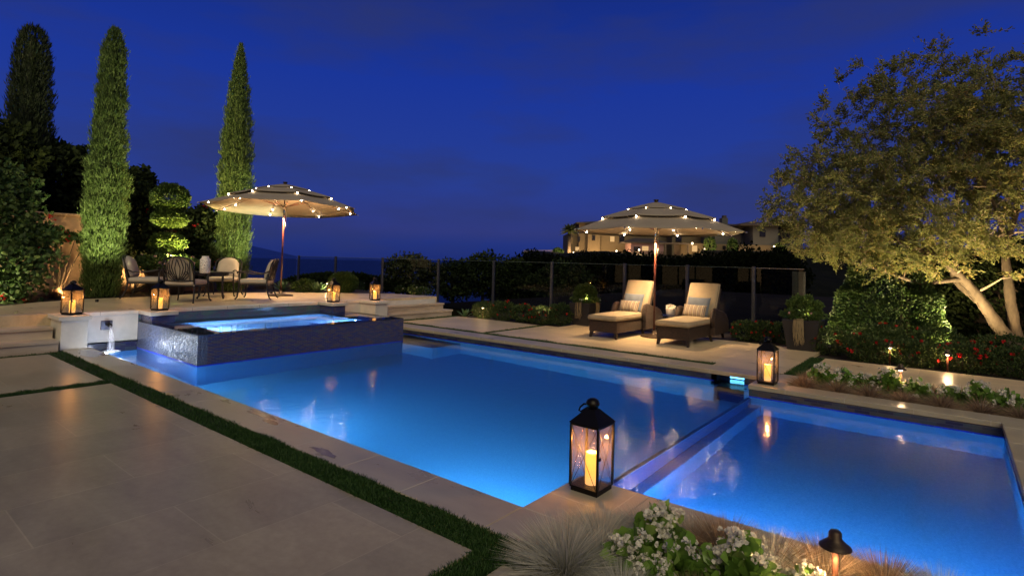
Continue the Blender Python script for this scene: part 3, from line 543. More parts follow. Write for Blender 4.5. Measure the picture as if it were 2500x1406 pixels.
# ================================================================ CHAISES
CUSH, _ = noisy(mat('cream_canvas', (.55, .45, .32), .9, 0, .2), (.27, .22, .15), (.33, .27, .185), 5, 6, bump=.12, bscale=160)
GRYC, _ = noisy(mat('beige_cushion', (.42, .38, .31), .9, 0, .2), (.38, .34, .28), (.46, .41, .34), 5, 6, bump=.12, bscale=160)
PIPE = mat('cushion_piping', (.16, .12, .08), .9)
WICK = mat('dark_wicker', (.03, .016, .011), .5); nt = WICK.node_tree; b = nt.nodes['Principled BSDF']
t_ = N(nt, 'ShaderNodeTexCoord'); s_ = N(nt, 'ShaderNodeSeparateXYZ'); nt.links.new(t_.outputs['Object'], s_.inputs[0]); a_ = N(nt, 'ShaderNodeMath', operation='ADD'); nt.links.new(s_.outputs[0], a_.inputs[0]); nt.links.new(s_.outputs[1], a_.inputs[1])
c_ = N(nt, 'ShaderNodeCombineXYZ'); nt.links.new(a_.outputs[0], c_.inputs[0]); nt.links.new(s_.outputs[2], c_.inputs[1]); br = N(nt, 'ShaderNodeTexBrick'); nt.links.new(c_.outputs[0], br.inputs[0])
for k, v in (('Scale', 1), ('Mortar Size', .0022), ('Brick Width', .026), ('Row Height', .011), ('Mortar Smooth', .5)): br.inputs[k].default_value = v
br.inputs['Color1'].default_value = (.035, .017, .011, 1); br.inputs['Color2'].default_value = (.075, .038, .022, 1); br.inputs['Mortar'].default_value = (.004, .003, .002, 1); nt.links.new(br.outputs[0], b.inputs['Base Color'])
bb = N(nt, 'ShaderNodeBump', Strength=.9, Distance=.006, invert=True); nt.links.new(br.outputs['Fac'], bb.inputs['Height']); nt.links.new(bb.outputs[0], b.inputs['Normal'])
def cushion(x0, x1, y0, y1, z0, z1, T=None, puff=.012, nseg=10):
    """soft box: grid top and bottom with rounded edges and a slight crown"""
    mb = MB(); n = nseg; V = []; 
    def sh(u, v):   # rounded plan
        X = (x0+x1)/2+(x1-x0)/2*u; Y = (y0+y1)/2+(y1-y0)/2*v; return X, Y
    top = []; bot = []
    for i in range(n+1):
        for j in range(n+1):
            u = -1+2*i/n; v = -1+2*j/n; X, Y = sh(u*(1-.012*v**8), v*(1-.012*u**8)); q = (1-u**6)*(1-v**6)
            top.append((X, Y, z1+puff*(1-u*u)*(1-v*v)-.014*(1-q)**3)); bot.append((X, Y, z0+.010*(1-q)**3))
    V = top+bot; m = (n+1)**2; Fc = []
    for i in range(n):
        for j in range(n):
            a = i*(n+1)+j; Fc.append((a, a+n+1, a+n+2, a+1)); Fc.append((m+a, m+a+1, m+a+n+2, m+a+n+1))
    ring = [i*(n+1) for i in range(n+1)]+[n*(n+1)+j for j in range(1, n+1)]+[i*(n+1)+n for i in range(n-1, -1, -1)]+[j for j in range(n-1, 0, -1)]
    mid = len(V)
    for k in ring:
        a = Vector(V[k]); b = Vector(V[m+k]); c = (a+b)/2; o = Vector((c.x-(x0+x1)/2, c.y-(y0+y1)/2, 0)); ox = .012*(1 if abs(o.x) > (x1-x0)*.47 else 0)*(1 if o.x > 0 else -1); oy = .012*(1 if abs(o.y) > (y1-y0)*.47 else 0)*(1 if o.y > 0 else -1)
        V.append((c.x+ox, c.y+oy, c.z))
    L = len(ring)
    for k in range(L):
        k2 = (k+1) % L; Fc.append((ring[k2], ring[k], mid+k, mid+k2)); Fc.append((mid+k2, mid+k, m+ring[k], m+ring[k2]))
    return mb.add(V, Fc, T), [V[k] for k in ring]
def piping(ring, T, r=.004):
    P = [Vector(p) for p in ring]; P.append(P[0]); return MB().tube([(T @ p) if T else p for p in P], r, 5)
def pillow(w, h, d, T, n=12):
    V = []; Fc = []
    for s in (1, -1):
        for i in range(n+1):
            for j in range(n+1):
                u = -1+2*i/n; v = -1+2*j/n; q = max(0, (1-u**2)*(1-v**2))**.42; e = 1-.06*(1-abs(u)**3)*(1 if abs(v) > .9 else 0)
                V.append((w/2*u*(1-.05*(1-v*v)*0+.04*v*v*u*u-.04), h/2*v*(1+.05*u*u*v*v-.04), s*(d/2*q+.002)+.006*math.sin(7*u+3*v)*q))
    m = (n+1)**2
    for i in range(n):
        for j in range(n):
            a = i*(n+1)+j; Fc.append((a, a+n+1, a+n+2, a+1)); Fc.append((m+a, m+a+1, m+a+n+2, m+a+n+1))
    ring = [i*(n+1) for i in range(n+1)]+[n*(n+1)+j for j in range(1, n+1)]+[i*(n+1)+n for i in range(n-1, -1, -1)]+[j for j in range(n-1, 0, -1)]
    for k in range(len(ring)): a, b = ring[k], ring[(k+1) % len(ring)]; Fc.append((b, a, m+a, m+b))
    return MB().add(V, Fc, T)
BLUEP, _ = noisy(mat('blue_grey_fabric', (.24, .27, .32), .9, 0, .15), (.10, .125, .165), (.14, .165, .21), 6, 5, bump=.1, bscale=200)
STRP = mat('striped_fabric', (.6, .5, .4), .9, 0, .15); nt = STRP.node_tree; b = nt.nodes['Principled BSDF']; t_ = N(nt, 'ShaderNodeTexCoord'); s_ = N(nt, 'ShaderNodeSeparateXYZ'); nt.links.new(t_.outputs['Object'], s_.inputs[0])
a_ = N(nt, 'ShaderNodeMath', operation='MULTIPLY'); a_.inputs[1].default_value = 13.5; nt.links.new(s_.outputs[0], a_.inputs[0]); f_ = N(nt, 'ShaderNodeMath', operation='FRACT'); nt.links.new(a_.outputs[0], f_.inputs[0])
r_ = ramp(nt, [(0, (.33, .285, .215)), (.22, (.09, .07, .085)), (.34, (.33, .285, .215)), (.50, (.13, .105, .12)), (.62, (.31, .24, .14)), (.78, (.11, .10, .125)), (.88, (.33, .285, .215))], f_.outputs[0], 'CONSTANT'); nt.links.new(r_.outputs[0], b.inputs['Base Color'])
def make_chaise():
    t = thing('chaise_lounge', 'x', 'chaise lounge'); W2 = .275
    MB().box(-W2, W2, 0, 1.75, .105, .298).build('frame', WICK, t, bev=.012)
    MB().box(-W2-.004, W2+.004, -.004, 1.0, .288, .300).build('frame_trim', WICK, t, bev=.005)
    for x, y, dx, dy in ((-W2+.04, .04, -.02, -.02), (W2-.04, .04, .02, -.02), (-W2+.02, 1.04, -.03, 0), (W2-.02, 1.04, .03, 0), (-W2+.03, 1.70, -.02, .04), (W2-.03, 1.70, .02, .04)):
        MB().add([(x+k*.028, y+l*.028, .108) for k, l in ((-1, -1), (1, -1), (1, 1), (-1, 1))]+[(x+dx+k*.017, y+dy+l*.017, 0) for k, l in ((-1, -1), (1, -1), (1, 1), (-1, 1))], [(0, 1, 2, 3), (7, 6, 5, 4), (4, 5, 1, 0), (5, 6, 2, 1), (6, 7, 3, 2), (7, 4, 0, 3)]).build('leg', BLACK if 0 else mat('dark_wood', (.02, .012, .009), .4), t, bev=.003)
    for s in (-1, 1):
        pr = [(.96, .11), (.98, .25), (.955, .36), (.985, .47), (1.03, .53), (1.10, .545), (1.2, .53), (1.35, .50), (1.55, .47), (1.70, .42), (1.80, .33), (1.83, .22), (1.82, .11)]
        a = [(s*(W2+.005), y, z) for y, z in pr]; b = [(s*(W2+.06+.03*math.exp(-((y-1.0)/.12)**2)), y, z) for y, z in pr]; n = len(pr)
        f = [tuple(range(n)), tuple(reversed(range(n, 2*n)))]+[((i+1) % n, i, n+i, n+(i+1) % n) for i in range(n)]
        MB().add(a+b, f).build('arm_panel', WICK, t, bev=.008)
        MB().tube([(s*(W2+.035), y, z) for y, z in pr[1:11]], [.018, .026, .034, .04, .038, .032, .028, .026, .024, .02], 10).build('arm_roll', WICK, t, smooth=True)
    mb, rg = cushion(-W2-.005, W2+.005, -.03, 1.26, .302, .405); mb.build('seat_cushion', CUSH, t, smooth=True); piping(rg, None).build('piping', PIPE, t)
    th = R(63); T = Matrix.Translation((0, 1.27, .36)) @ Matrix.Rotation(th, 4, 'X')
    mb, rg = cushion(-W2+.01, W2-.01, 0, .66, .02, .12, T, .02); mb.build('back_cushion', CUSH, t, smooth=True); piping(rg, T, .0035).build('piping', PIPE, t)
    MB().box(-W2+.0, W2-.0, -.03, .62, -.03, .016, T).build('back_frame', WICK, t, bev=.012)
    return t
CH = make_chaise(); CH2 = copy_tree(CH)
CH.location = (-4.825, 8.69, 0); tag(CH, 'left wicker chaise with cream cushion, nearer the planter', 'chaise lounge', 'dark wicker chaise lounges under the umbrella')
CH2.location = (-3.59, 8.77, 0); tag(CH2, 'right wicker chaise with cream cushion, nearer the lantern', 'chaise lounge', 'dark wicker chaise lounges under the umbrella')
for c, side in ((CH, 'left'), (CH2, 'right')):
    x, y, z = c.location
    T = Matrix.Rotation(R(66), 4, 'X') @ Matrix.Rotation(R(4), 4, 'Z')
    o = pillow(.42, .36, .12, None).build('square_pillow', BLUEP, smooth=True); o.location = (x-.02, y+1.19, .575); o.rotation_euler = (R(66), 0, R(-3)); tag(o, 'blue grey square pillow on the %s chaise' % side, 'pillow', 'blue grey pillows')
    o = pillow(.43, .23, .12, None).build('lumbar_pillow', STRP, smooth=True); o.location = (x-.04, y+1.075, .51); o.rotation_euler = (R(63), 0, R(-5)); tag(o, 'striped lumbar pillow in front of the blue pillow on the %s chaise' % side, 'pillow', 'striped lumbar pillows')
st = thing('side_table', 'round glossy dark blue side table between the two chaises', 'side table', (-4.25, 10.35, 0))
MB().lathe([(.10, 0), (.13, .05), (.145, .15), (.13, .27), (.15, .33), (.2, .34), (.205, .352), (.19, .36), (0, .36)], 30).build('pedestal', mat('navy_ceramic', (.01, .015, .05), .08), st, smooth=True)
cp = thing('candle_pot', 'stone pot with white blooms on the dark side table', 'pot', (-4.27, 10.33, .36))
MB().lathe([(.07, 0), (.085, .02), (.09, .12), (.092, .13), (.08, .13), (.07, .11), (0, .11)], 20).build('pot', CAPM, cp, smooth=True)
P = sph(60)*np.array([.075, .075, .03])+np.array([0, 0, .15]); V, Q = leaves(P, unit(sph(60)+np.array([0, 0, 1])), .03, .03, .3); npmesh('blooms', V, Q, mat('white_petal', (.7, .66, .58), .7), cp)
# ================================================================ DINING SET
MET = mat('dark_cast_aluminium', (.022, .02, .022), .42, .5)
def make_chair():
    t = thing('dining_chair', 'x', 'chair')   # local: faces +Y, origin on the floor under the seat
    w, dpt = .25, .25
    fr = MB().box(-w, w, -dpt, dpt, .285, .305); fr.build('seat_frame', MET, t, bev=.006)
    for s in (-1, 1):
        MB().tube([(s*w, dpt, .53), (s*w, dpt, .30), (s*(w+.01), dpt+.005, .18), (s*(w+.025), dpt+.02, .05), (s*(w+.045), dpt+.05, .012), (s*(w+.04), dpt+.065, .03)], [.016, .017, .015, .012, .014, .006], 8).build('front_leg', MET, t, smooth=True)
        MB().tube([(s*w, -dpt-.02, .50), (s*w, -dpt, .30), (s*(w+.01), -dpt-.02, .17), (s*(w+.03), -dpt-.07, .04), (s*(w+.04), -dpt-.10, .012), (s*(w+.04), -dpt-.11, .03)], [.015, .016, .014, .012, .014, .006], 8).build('rear_leg', MET, t, smooth=True)
        MB().tube([(s*w, -dpt-.045, .56), (s*(w+.02), -dpt+.08, .50), (s*(w+.03), 0, .495), (s*(w+.03), dpt-.08, .535), (s*(w+.02), dpt+.01, .545), (s*(w), dpt+.045, .525), (s*w, dpt+.03, .505)], .013, 8).build('arm', MET, t, smooth=True)
    def bk(u, v):   # back surface point: u across, v height fraction
        z = .36+.42*v; y = -dpt-.01-.09*v-.03*(1-(u/.25)**2)*1.0; return (u, y, z)
    b = MB()
    out = [bk(-w, -.1), bk(-w-.005, .4), bk(-w-.01, .8), bk(-.20, .97), bk(-.1, 1.03), bk(0, 1.05), bk(.1, 1.03), bk(.20, .97), bk(w+.01, .8), bk(w+.005, .4), bk(w, -.1)]
    b.tube(out, .014, 8); b.tube([bk(-w, .07), bk(0, .05), bk(w, .07)], .011, 8); b.tube([bk(-.19, .07), bk(-.20, .95)], .009, 6); b.tube([bk(.19, .07), bk(.20, .95)], .009, 6)
    b.build('back_frame', MET, t, smooth=True)
    b = MB()
    for s in (-1, 1):   # leaf scrolls opening from the middle of the bottom rail
        for pts in ([(0, .08), (.035, .35), (.045, .6), (.015, .85), (0, .98)], [(0, .08), (.07, .35), (.10, .62), (.07, .9), (.05, 1.0)], [(0, .08), (.08, .25), (.13, .5), (.14, .78), (.11, .93)],
                    [(0, .08), (.09, .18), (.155, .38), (.175, .6), (.16, .8), (.135, .76)], [(.02, .10), (.11, .12), (.165, .24), (.17, .40), (.13, .46), (.11, .37), (.13, .31)], [(.06, .07), (.09, .16), (.07, .25), (.045, .20)]):
            b.tube([bk(s*u, v) for u, v in pts], [.006]+[.0085]*(len(pts)-2)+[.006], 6)
    b.build('back_scrollwork', MET, t, smooth=True)
    mb, rg = cushion(-w+.01, w-.01, -dpt-.01, dpt+.01, .306, .40); mb.build('seat_cushion', GRYC, t, smooth=True)
    V = []; Fc = []; n = 12
    for s_ in (0, 1):
        for i in range(n+1):
            for j in range(n+1):
                u = -1+2*i/n; v = j/n; top = .40*(1-.28*abs(u)**3.0); q = max(0, (1-u**4)*(1-(2*v-1)**4))**.5
                V.append((u*.225*(1-.08*v), -dpt+.035-.10*v-.025*(1-u*u)+(.085*q if s_ else 0)-.0, .395+v*top))
    m = (n+1)**2
    for i in range(n):
        for j in range(n):
            a = i*(n+1)+j; Fc.append((a, a+1, a+n+2, a+n+1)); Fc.append((m+a, m+a+n+1, m+a+n+2, m+a+1))
    MB().add(V, Fc).build('back_cushion', GRYC, t, smooth=True)
    MB().box(-w-.012, -w+.012, -dpt-.015, -dpt+.01, .30, .325).box(w-.012, w+.012, -dpt-.015, -dpt+.01, .30, .325).build('cushion_tie', GRYC, t)
    return t
TC = Vector((-11.42, 4.93, .43)); D0 = make_chair()
CHS = [((-10.78, 4.23), 'dining chair at the table with its scrolled iron back to the camera'), ((-12.02, 4.02), 'dining chair at the left end of the terrace table'),
       ((-12.05, 5.45), 'dining chair on the far side of the table facing the camera'), ((-10.87, 5.55), 'dining chair at the right of the table nearest the umbrella pole')]
for i, ((x, y), lab) in enumerate(CHS):
    o = D0 if i == 0 else copy_tree(D0); o.location = (x, y, .432); v = TC-Vector((x, y, .43)); o.rotation_euler.z = math.atan2(-v.x, v.y); tag(o, lab, 'chair', 'cast metal armchairs around the terrace table')
tb = thing('dining_table', 'round dark cast metal dining table on the terrace', 'table', TC)
MB().lathe([(.0, .50), (.36, .50), (.40, .505), (.405, .515), (.40, .525), (.0, .527)], 40).build('tabletop', MET, tb, smooth=False)
MB().lathe([(.30, .44), (.30, .499), (.28, .499), (.28, .44)], 32).build('apron', MET, tb)
for k in range(4):
    a = R(20+90*k); ca, sa = math.cos(a), math.sin(a); MB().tube([(ca*.28, sa*.28, .5), (ca*.27, sa*.27, .25), (ca*.29, sa*.29, .06), (ca*.32, sa*.32, .015)], [.022, .018, .016, .02], 10).build('leg', MET, tb, smooth=True)
va = thing('pierced_vase', 'white pierced ceramic lantern jar on the dining table', 'jar', pt(500, 667, z=.957))
VW = mat('white_ceramic', (.75, .73, .68), .35)
nt = VW.node_tree; b = nt.nodes['Principled BSDF']; t_ = N(nt, 'ShaderNodeTexCoord'); vo = N(nt, 'ShaderNodeTexVoronoi', Scale=55.0); nt.links.new(t_.outputs['Object'], vo.inputs[0]); r_ = ramp(nt, [(.30, (.03, .03, .03)), (.38, (.75, .73, .68))], vo.outputs[0]); nt.links.new(r_.outputs[0], b.inputs['Base Color'])
MB().lathe([(.075, 0), (.085, .01), (.085, .24), (.08, .25)], 30).build('jar_body', VW, va, smooth=True); MB().lathe([(.079, .25), (.058, .275), (.055, .30), (.060, .305), (.0, .305)], 30).build('jar_neck', mat('plain_white_ceramic', (.75, .73, .68), .35), va, smooth=True)
# ================================================================ PLANTS
BOX = leafmat('boxwood_green', [(.15, (.02, .045, .008)), (.5, (.06, .11, .02)), (.85, (.13, .19, .04))])
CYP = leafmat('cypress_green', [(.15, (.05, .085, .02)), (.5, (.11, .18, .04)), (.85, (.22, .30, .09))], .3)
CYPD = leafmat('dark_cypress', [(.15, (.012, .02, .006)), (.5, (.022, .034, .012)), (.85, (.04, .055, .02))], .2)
DARKL = leafmat('dark_leaf', [(.15, (.008, .014, .005)), (.5, (.02, .032, .010)), (.85, (.05, .07, .02))], .25, .7, .12)
VINE = leafmat('vine_green', [(.15, (.02, .05, .012)), (.5, (.05, .10, .025)), (.85, (.13, .19, .05))], .35)
HEDG = leafmat('hedge_green', [(.15, (.012, .032, .010)), (.5, (.03, .065, .015)), (.85, (.08, .12, .03))], .3, .4, .4)
OLIV = leafmat('olive_leaf', [(.1, (.12, .15, .045)), (.45, (.22, .25, .08)), (.7, (.30, .29, .10)), (.95, (.40, .25, .09))], .5)
ROSE = leafmat('shrub_green', [(.15, (.015, .032, .008)), (.5, (.04, .075, .018)), (.85, (.10, .13, .04))], .3)
FESC = leafmat('fescue_blue', [(.1, (.30, .33, .30)), (.45, (.50, .50, .44)), (.9, (.80, .75, .62))], .4, .7)
FESW = leafmat('fescue_tan', [(.1, (.14, .10, .06)), (.45, (.28, .20, .13)), (.9, (.55, .40, .26))], .4, .7)
BEG = leafmat('begonia_leaf', [(.1, (.08, .17, .03)), (.5, (.16, .30, .05)), (.9, (.32, .44, .12))], .35, .3, .5)
WHT = leafmat('white_blossom', [(.1, (.62, .6, .52)), (.9, (.85, .82, .74))], .35); REDB = leafmat('red_blossom', [(.1, (.35, .008, .01)), (.9, (.6, .02, .02))], .3); PNKB = leafmat('pink_blossom', [(.1, (.6, .3, .32)), (.9, (.8, .55, .5))], .3)
BARK, _ = noisy(mat('grey_bark', (.15, .12, .08), .9), (.035, .026, .017), (.13, .10, .065), 9, 8, bump=.9, bscale=26, stretch=(1, 1, .35)); DBARK = mat('dark_bark', (.05, .035, .022), .9)
def lump(P, s, seed):
    """cheap smooth 3-D noise in [-1,1]"""
    q = P*s+seed; return (np.sin(q[:, 0]*1.7+np.sin(q[:, 1]*1.3+seed)*1.4)+np.sin(q[:, 1]*2.1+np.sin(q[:, 2]*1.9)*1.2)+np.sin(q[:, 2]*2.3+np.sin(q[:, 0]*1.1)*1.3))/3
def shellpts(n, r, amp=.16, freq=5, seed=0, inner=.55, zmin=-1.0, gap=0):
    D = sph(n); rad = 1+amp*lump(D, freq, seed); t = rng.uniform(inner, 1, n)**.6; P = D*rad[:, None]*t[:, None]
    if gap: k = lump(D, freq*1.6, seed+5) > -1+gap; P, D = P[k], D[k]
    k = P[:, 2] > zmin; return P[k]*np.array(r), D[k]
def shrub(name, label, cat, loc, r, n, L, W, m, flowers=None, group=None, amp=.16, freq=5, seed=None, kind='leaves', stem=.0, gap=0, up=.25, core=True, trunk=None):
    seed = rnd.random()*50 if seed is None else seed; t = thing(name, label, cat, loc, group=group); z0 = r[2]+stem
    P, D = shellpts(n, r, amp, freq, seed, gap=gap, zmin=-.9 if stem == 0 else -2); D2 = unit(D*.8+sph(len(D))*.7+np.array([0, 0, up])); Ls = rng.uniform(.7, 1.25, len(P))*L
    V, Q = (leaves if kind == 'leaves' else sprigs)(P+np.array([0, 0, z0]), D2, Ls, W*rng.uniform(.8, 1.2, len(P))); npmesh('crown', V, Q, m, t)
    if core or stem:
        b = MB(); 
        if stem: b.tube([(0, 0, 0), (.01, 0, stem+r[2]*.6), (0, .01, stem+r[2]*1.3)], [.02*max(1, r[0]*2), .014, .006], 8)
        for k in range(5): a = rnd.random()*6.28; b.tube([(0, 0, stem*.8), (r[0]*.4*math.cos(a), r[1]*.4*math.sin(a), z0*.7+.02), (r[0]*.75*math.cos(a), r[1]*.75*math.sin(a), z0+r[2]*.2)], [.01, .007, .003], 6)
        b.build('trunk' if stem else 'stems', DBARK, t)
    if flowers:
        nf, fs, fm = flowers; P, D = shellpts(nf, (r[0]*1.03, r[1]*1.03, r[2]*1.03), amp, freq, seed, .93, -.3); parts = []
        for k in range(5):
            parts.append(leaves(P+np.array([0, 0, z0]), unit(D+sph(len(P))*.9), fs, fs*.9, .3))
        V, Q = merge(parts); npmesh('blossoms', V, Q, fm, t)
    return t
def column(label, x, y, zb, zt, prof, n, m, L, seed, lean=0):
    """cypress: profile of (height fraction, radius)"""
    t = thing('cypress_tree', label, 'cypress tree', (x, y, zb), group='tall cypress trees'); H = zt-zb; hs = np.array([p[0] for p in prof]); rs = np.array([p[1] for p in prof])
    f = rng.random(int(n*1.6)); keep = rng.random(len(f)) < (np.interp(f, hs, rs)/rs.max()*.85+.15); f = f[keep][:n]; a = rng.uniform(0, 2*np.pi, len(f))
    D = np.stack([np.cos(a), np.sin(a), np.zeros(len(f))], 1); R0 = np.interp(f, hs, rs)
    Z = f*H; Q0 = np.stack([np.cos(a)*1.2, np.sin(a)*1.2, Z*1.6], 1); rad = R0*(1+.20*lump(Q0, 2.3, seed)+.20*lump(Q0, 6, seed+3)+.10*lump(Q0, 13, seed+9))*rng.uniform(.62, 1.04, len(f))
    P = D*rad[:, None]; P[:, 2] = Z; P[:, 0] += lean*f*f*H
    Dr = unit(D*.45+np.array([0, 0, 1.25])+sph(len(f))*.34); st_ = rng.random(len(f)) < .05; P[st_] += D[st_]*.05; V, Qd = sprigs(P, Dr, rng.uniform(.6, 1.5, len(f))*L*1.25, L*.26)
    npmesh('crown', V, Qd, m, t)
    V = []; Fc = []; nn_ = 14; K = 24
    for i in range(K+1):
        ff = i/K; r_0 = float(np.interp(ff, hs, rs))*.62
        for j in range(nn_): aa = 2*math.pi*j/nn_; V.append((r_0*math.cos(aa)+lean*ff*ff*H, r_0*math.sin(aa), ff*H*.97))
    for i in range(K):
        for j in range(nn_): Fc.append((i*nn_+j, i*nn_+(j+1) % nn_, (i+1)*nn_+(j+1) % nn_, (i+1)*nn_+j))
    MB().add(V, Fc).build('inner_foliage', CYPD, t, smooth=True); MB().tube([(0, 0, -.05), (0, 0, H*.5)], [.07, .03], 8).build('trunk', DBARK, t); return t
pr = [(0, .18), (.04, .33), (.15, .42), (.35, .43), (.55, .36), (.75, .27), (.9, .17), (.97, .08), (1, .02)]
def spotup(label, x, y, z, tgt, power, col=WARM, spot=50, size=.03, vis=True):
    t = thing('garden_uplight', label, 'garden light', (x, y, z), group='small garden uplights')
    d = (Vector(tgt)-Vector((x, y, z))).normalized(); T = d.to_track_quat('Z', 'Y').to_matrix().to_4x4()
    MB().tube([(0, 0, -.06), (0, 0, .02)], .008, 6).lathe([(.022, 0), (.028, .05), (.024, .052), (0, .045)], 12, T).build('housing', BLACK, t)
    MB().lathe([(.022, .0525), (0, .0535)], 12, T).build('lens', emit('warm_lens', (1, .7, .4), 14), t)
    l = lamp('SPOT', (0, 0, 0), power*5, col, t, size, d, spot, .7); l.location = d*.06; return t
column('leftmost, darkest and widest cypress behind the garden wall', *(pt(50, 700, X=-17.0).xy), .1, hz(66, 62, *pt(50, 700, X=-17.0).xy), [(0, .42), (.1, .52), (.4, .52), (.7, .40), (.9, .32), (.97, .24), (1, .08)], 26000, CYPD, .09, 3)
xy = pt(247, 712, X=-13.0).xy; column('brightly lit cypress in front of the garden wall, left of the topiary', *xy, .4, hz(72, 272, *xy), [(0, .22), (.04, .30), (.2, .34), (.4, .35), (.6, .27), (.8, .22), (.92, .18), (.98, .09), (1, .02)], 44000, CYP, .055, 11, .013)
xy = pt(563, 700, X=-14.0).xy; column('slender pointed lit cypress behind the left umbrella', *xy, .4, hz(108, 574, *xy), [(0, .27), (.05, .36), (.25, .38), (.5, .365), (.64, .325), (.8, .23), (.93, .11), (1, .015)], 44000, CYP, .055, 23, .004)
# topiary in its dark pot
TX, TY = pt(408, 690, X=-13.3).xy
tp = thing('topiary_pot', 'low dark pot behind the dining chairs holding the topiary', 'planter', (TX, TY, .4)); MB().lathe([(.30, 0), (.40, .30), (.44, .58), (.46, .6), (.40, .6), (.38, .5), (0, .5)], 28).build('pot', mat('dark_bronze_pot', (.03, .02, .016), .4), tp, smooth=True)
ty = thing('topiary_tree', 'three-ball clipped topiary glowing yellow green in the light', 'topiary', (TX, TY, .9))
zz = [hz(484+.0, 408, TX, TY)-.9, hz(534, 405, TX, TY)-.9, hz(594, 402, TX, TY)-.9]
for i, (z, r, dx) in enumerate(((zz[0], .37, 0), (zz[1], .34, -.03), (zz[2], .36, -.05))):
    P, D = shellpts(9000, (r, r, r*(.86 if i == 0 else .66)), .10, 6, 3+i); V, Q = leaves(P+np.array([dx, 0, z]), unit(D+sph(len(D))*.7), .038, .026, .2); npmesh('clipped_ball', V, Q, BOX, ty)
MB().tube([(0, 0, -.1), (0, 0, zz[2]), (0, 0, zz[0])], [.03, .024, .016], 8).build('trunk', DBARK, ty, smooth=True)
shrub('pink_flower_skirt', 'skirt of leaves and pink flowers at the foot of the topiary', 'flowers', (TX, TY, .88), (.58, .62, .20), 3500, .05, .04, VINE, (26, .05, PNKB), gap=.3)
# clipped round shrub, agaves near the terrace edge
bx = pt(822, 715, z=.43); 
shrub('clipped_box_shrub', 'round clipped boxwood on the terrace edge behind a lantern', 'shrub', (-12.0, 8.35, .38), (.36, .36, .28), 9000, .034, .02, BOX, amp=.05, freq=4, core=True)
AGV, _ = noisy(mat('agave_green', (.12, .2, .08), .5), (.06, .12, .05), (.16, .25, .10), 4, 3)
def agave(label, loc, s, n=26, name='agave_plant'):
    t = thing(name, label, 'agave', loc, group='agave rosettes'); b = MB()
    for k in range(n):
        a = k*2.4; el = .25+1.1*(k/n); L = s*(1-.25*k/n); W = .10*s/.5; d = Vector((math.cos(a)*math.cos(el), math.sin(a)*math.cos(el), math.sin(el))); sd = Vector((-math.sin(a), math.cos(a), 0)); u = sd.cross(d)
        P = []; 
        for f, ww in ((0, .45), (.3, .8), (.55, 1), (.8, .6), (1, .02)):
            c = d*L*f-Vector((0, 0, 1))*.05*L*f*f; P += [c+sd*W*ww*.5-u*W*.12*ww, c-u*0+u*(-.0), c-sd*W*ww*.5-u*W*.12*ww]
        b.add(P, [(i*3+j, i*3+j+1, (i+1)*3+j+1, (i+1)*3+j) for i in range(4) for j in range(2)])
    b.build('rosette', AGV, t, smooth=True); return t
agave('green agave rosette between the umbrella base and the round boxwood', (-12.35, 7.85, .40), .42); agave('smaller agave rosette directly behind the umbrella pole', (-13.1, 7.35, .40), .42); agave('agave at the foot of the far steps beside the flower bed', (-9.0, 9.62, -.03), .30, 14, 'young_agave')
shrub('low_shrub', 'low green mound left of the agave on the terrace edge', 'shrub', (-12.75, 7.75, .38), (.3, .3, .17), 2200, .04, .022, BOX)
# fescue tufts
def fescue_mesh(n, rad, L, seed, wd):
    r = np.random.default_rng(seed); a = r.uniform(0, 2*np.pi, n); e = np.arccos(1-r.uniform(0, .93, n)); D = np.stack([np.sin(e)*np.cos(a), np.sin(e)*np.sin(a), np.cos(e)], 1); D = unit(D+r.normal(size=D.shape)*.10)
    D[:, 2] = np.abs(D[:, 2]); P = D*np.array([rad, rad, .0])*r.uniform(.1, 1, n)[:, None]; V, Q = blades(P, D, r.uniform(.7, 1.12, n)*L, wd, .45, r); return V, Q
FN = [fescue_mesh(4600, .075, .185, s, .0022) for s in (1, 2, 3)]; FF = [fescue_mesh(900, .05, .20, s, .0035) for s in (4, 5)]
def mk(name, VQ, m):
    o = npmesh(name, VQ[0], VQ[1], m); me = o.data; bpy.data.objects.remove(o); return me
FNm = [mk('fescue', q, FESC) for q in FN]+[mk('fescue', FN[1], FESW)]; FFm = [mk('fescue', q, FESW) for q in FF]
def tuft(me, x, y, z, s, label, group):
    o = bpy.data.objects.new('fescue_tuft', me); C.objects.link(o); o.location = (x, y, z); o.scale = (s, s, s*rnd.uniform(.9, 1.05)); o.rotation_euler.z = rnd.random()*6.28; tag(o, label, 'ornamental grass', group); return o
near = [(-1.31, 2.08, 1.4, 0, 'largest blue grey fescue tuft, lower left end of the near bed'), (-1.30, 2.36, 1.25, 1, 'tan tipped fescue tuft just right of the turf strip end'), (-1.14, 2.56, 1.1, 2, 'grey fescue tuft directly below the tall near lantern'),
        (-.82, 2.64, 1.25, 3, 'brown fescue tuft behind the tallest white begonia'), (-.62, 2.66, 1.25, 0, 'fescue tuft by the coping between two begonias'), (-.43, 2.70, 1.25, 3, 'tan fescue tuft behind the third begonia'), (-.52, 2.50, .95, 1, 'dark fescue tuft left of the begonia beside the path light'),
        (-.22, 2.74, 1.2, 3, 'tan fescue tuft directly behind the near path light'), (-1.02, 2.04, .95, 0, 'fescue tuft at the bottom frame edge in front of the begonias'), (-.76, 2.16, .85, 3, 'fescue tuft low between the front begonias'), (-.04, 2.76, 1.1, 1, 'fescue tuft right of the near path light'),
        (-.97, 2.66, 1.0, 1, 'small fescue tuft between the lantern and the brown tuft'), (.14, 2.76, 1.1, 3, 'fescue tuft at the right end of the near bed'), (-1.22, 2.22, 1.1, 2, 'grey fescue tuft between the largest tuft and the left begonia')]
for x, y, s, k, lab in near: tuft(FNm[k], x, y, -.045, s, lab, 'fescue tufts in the near bed')
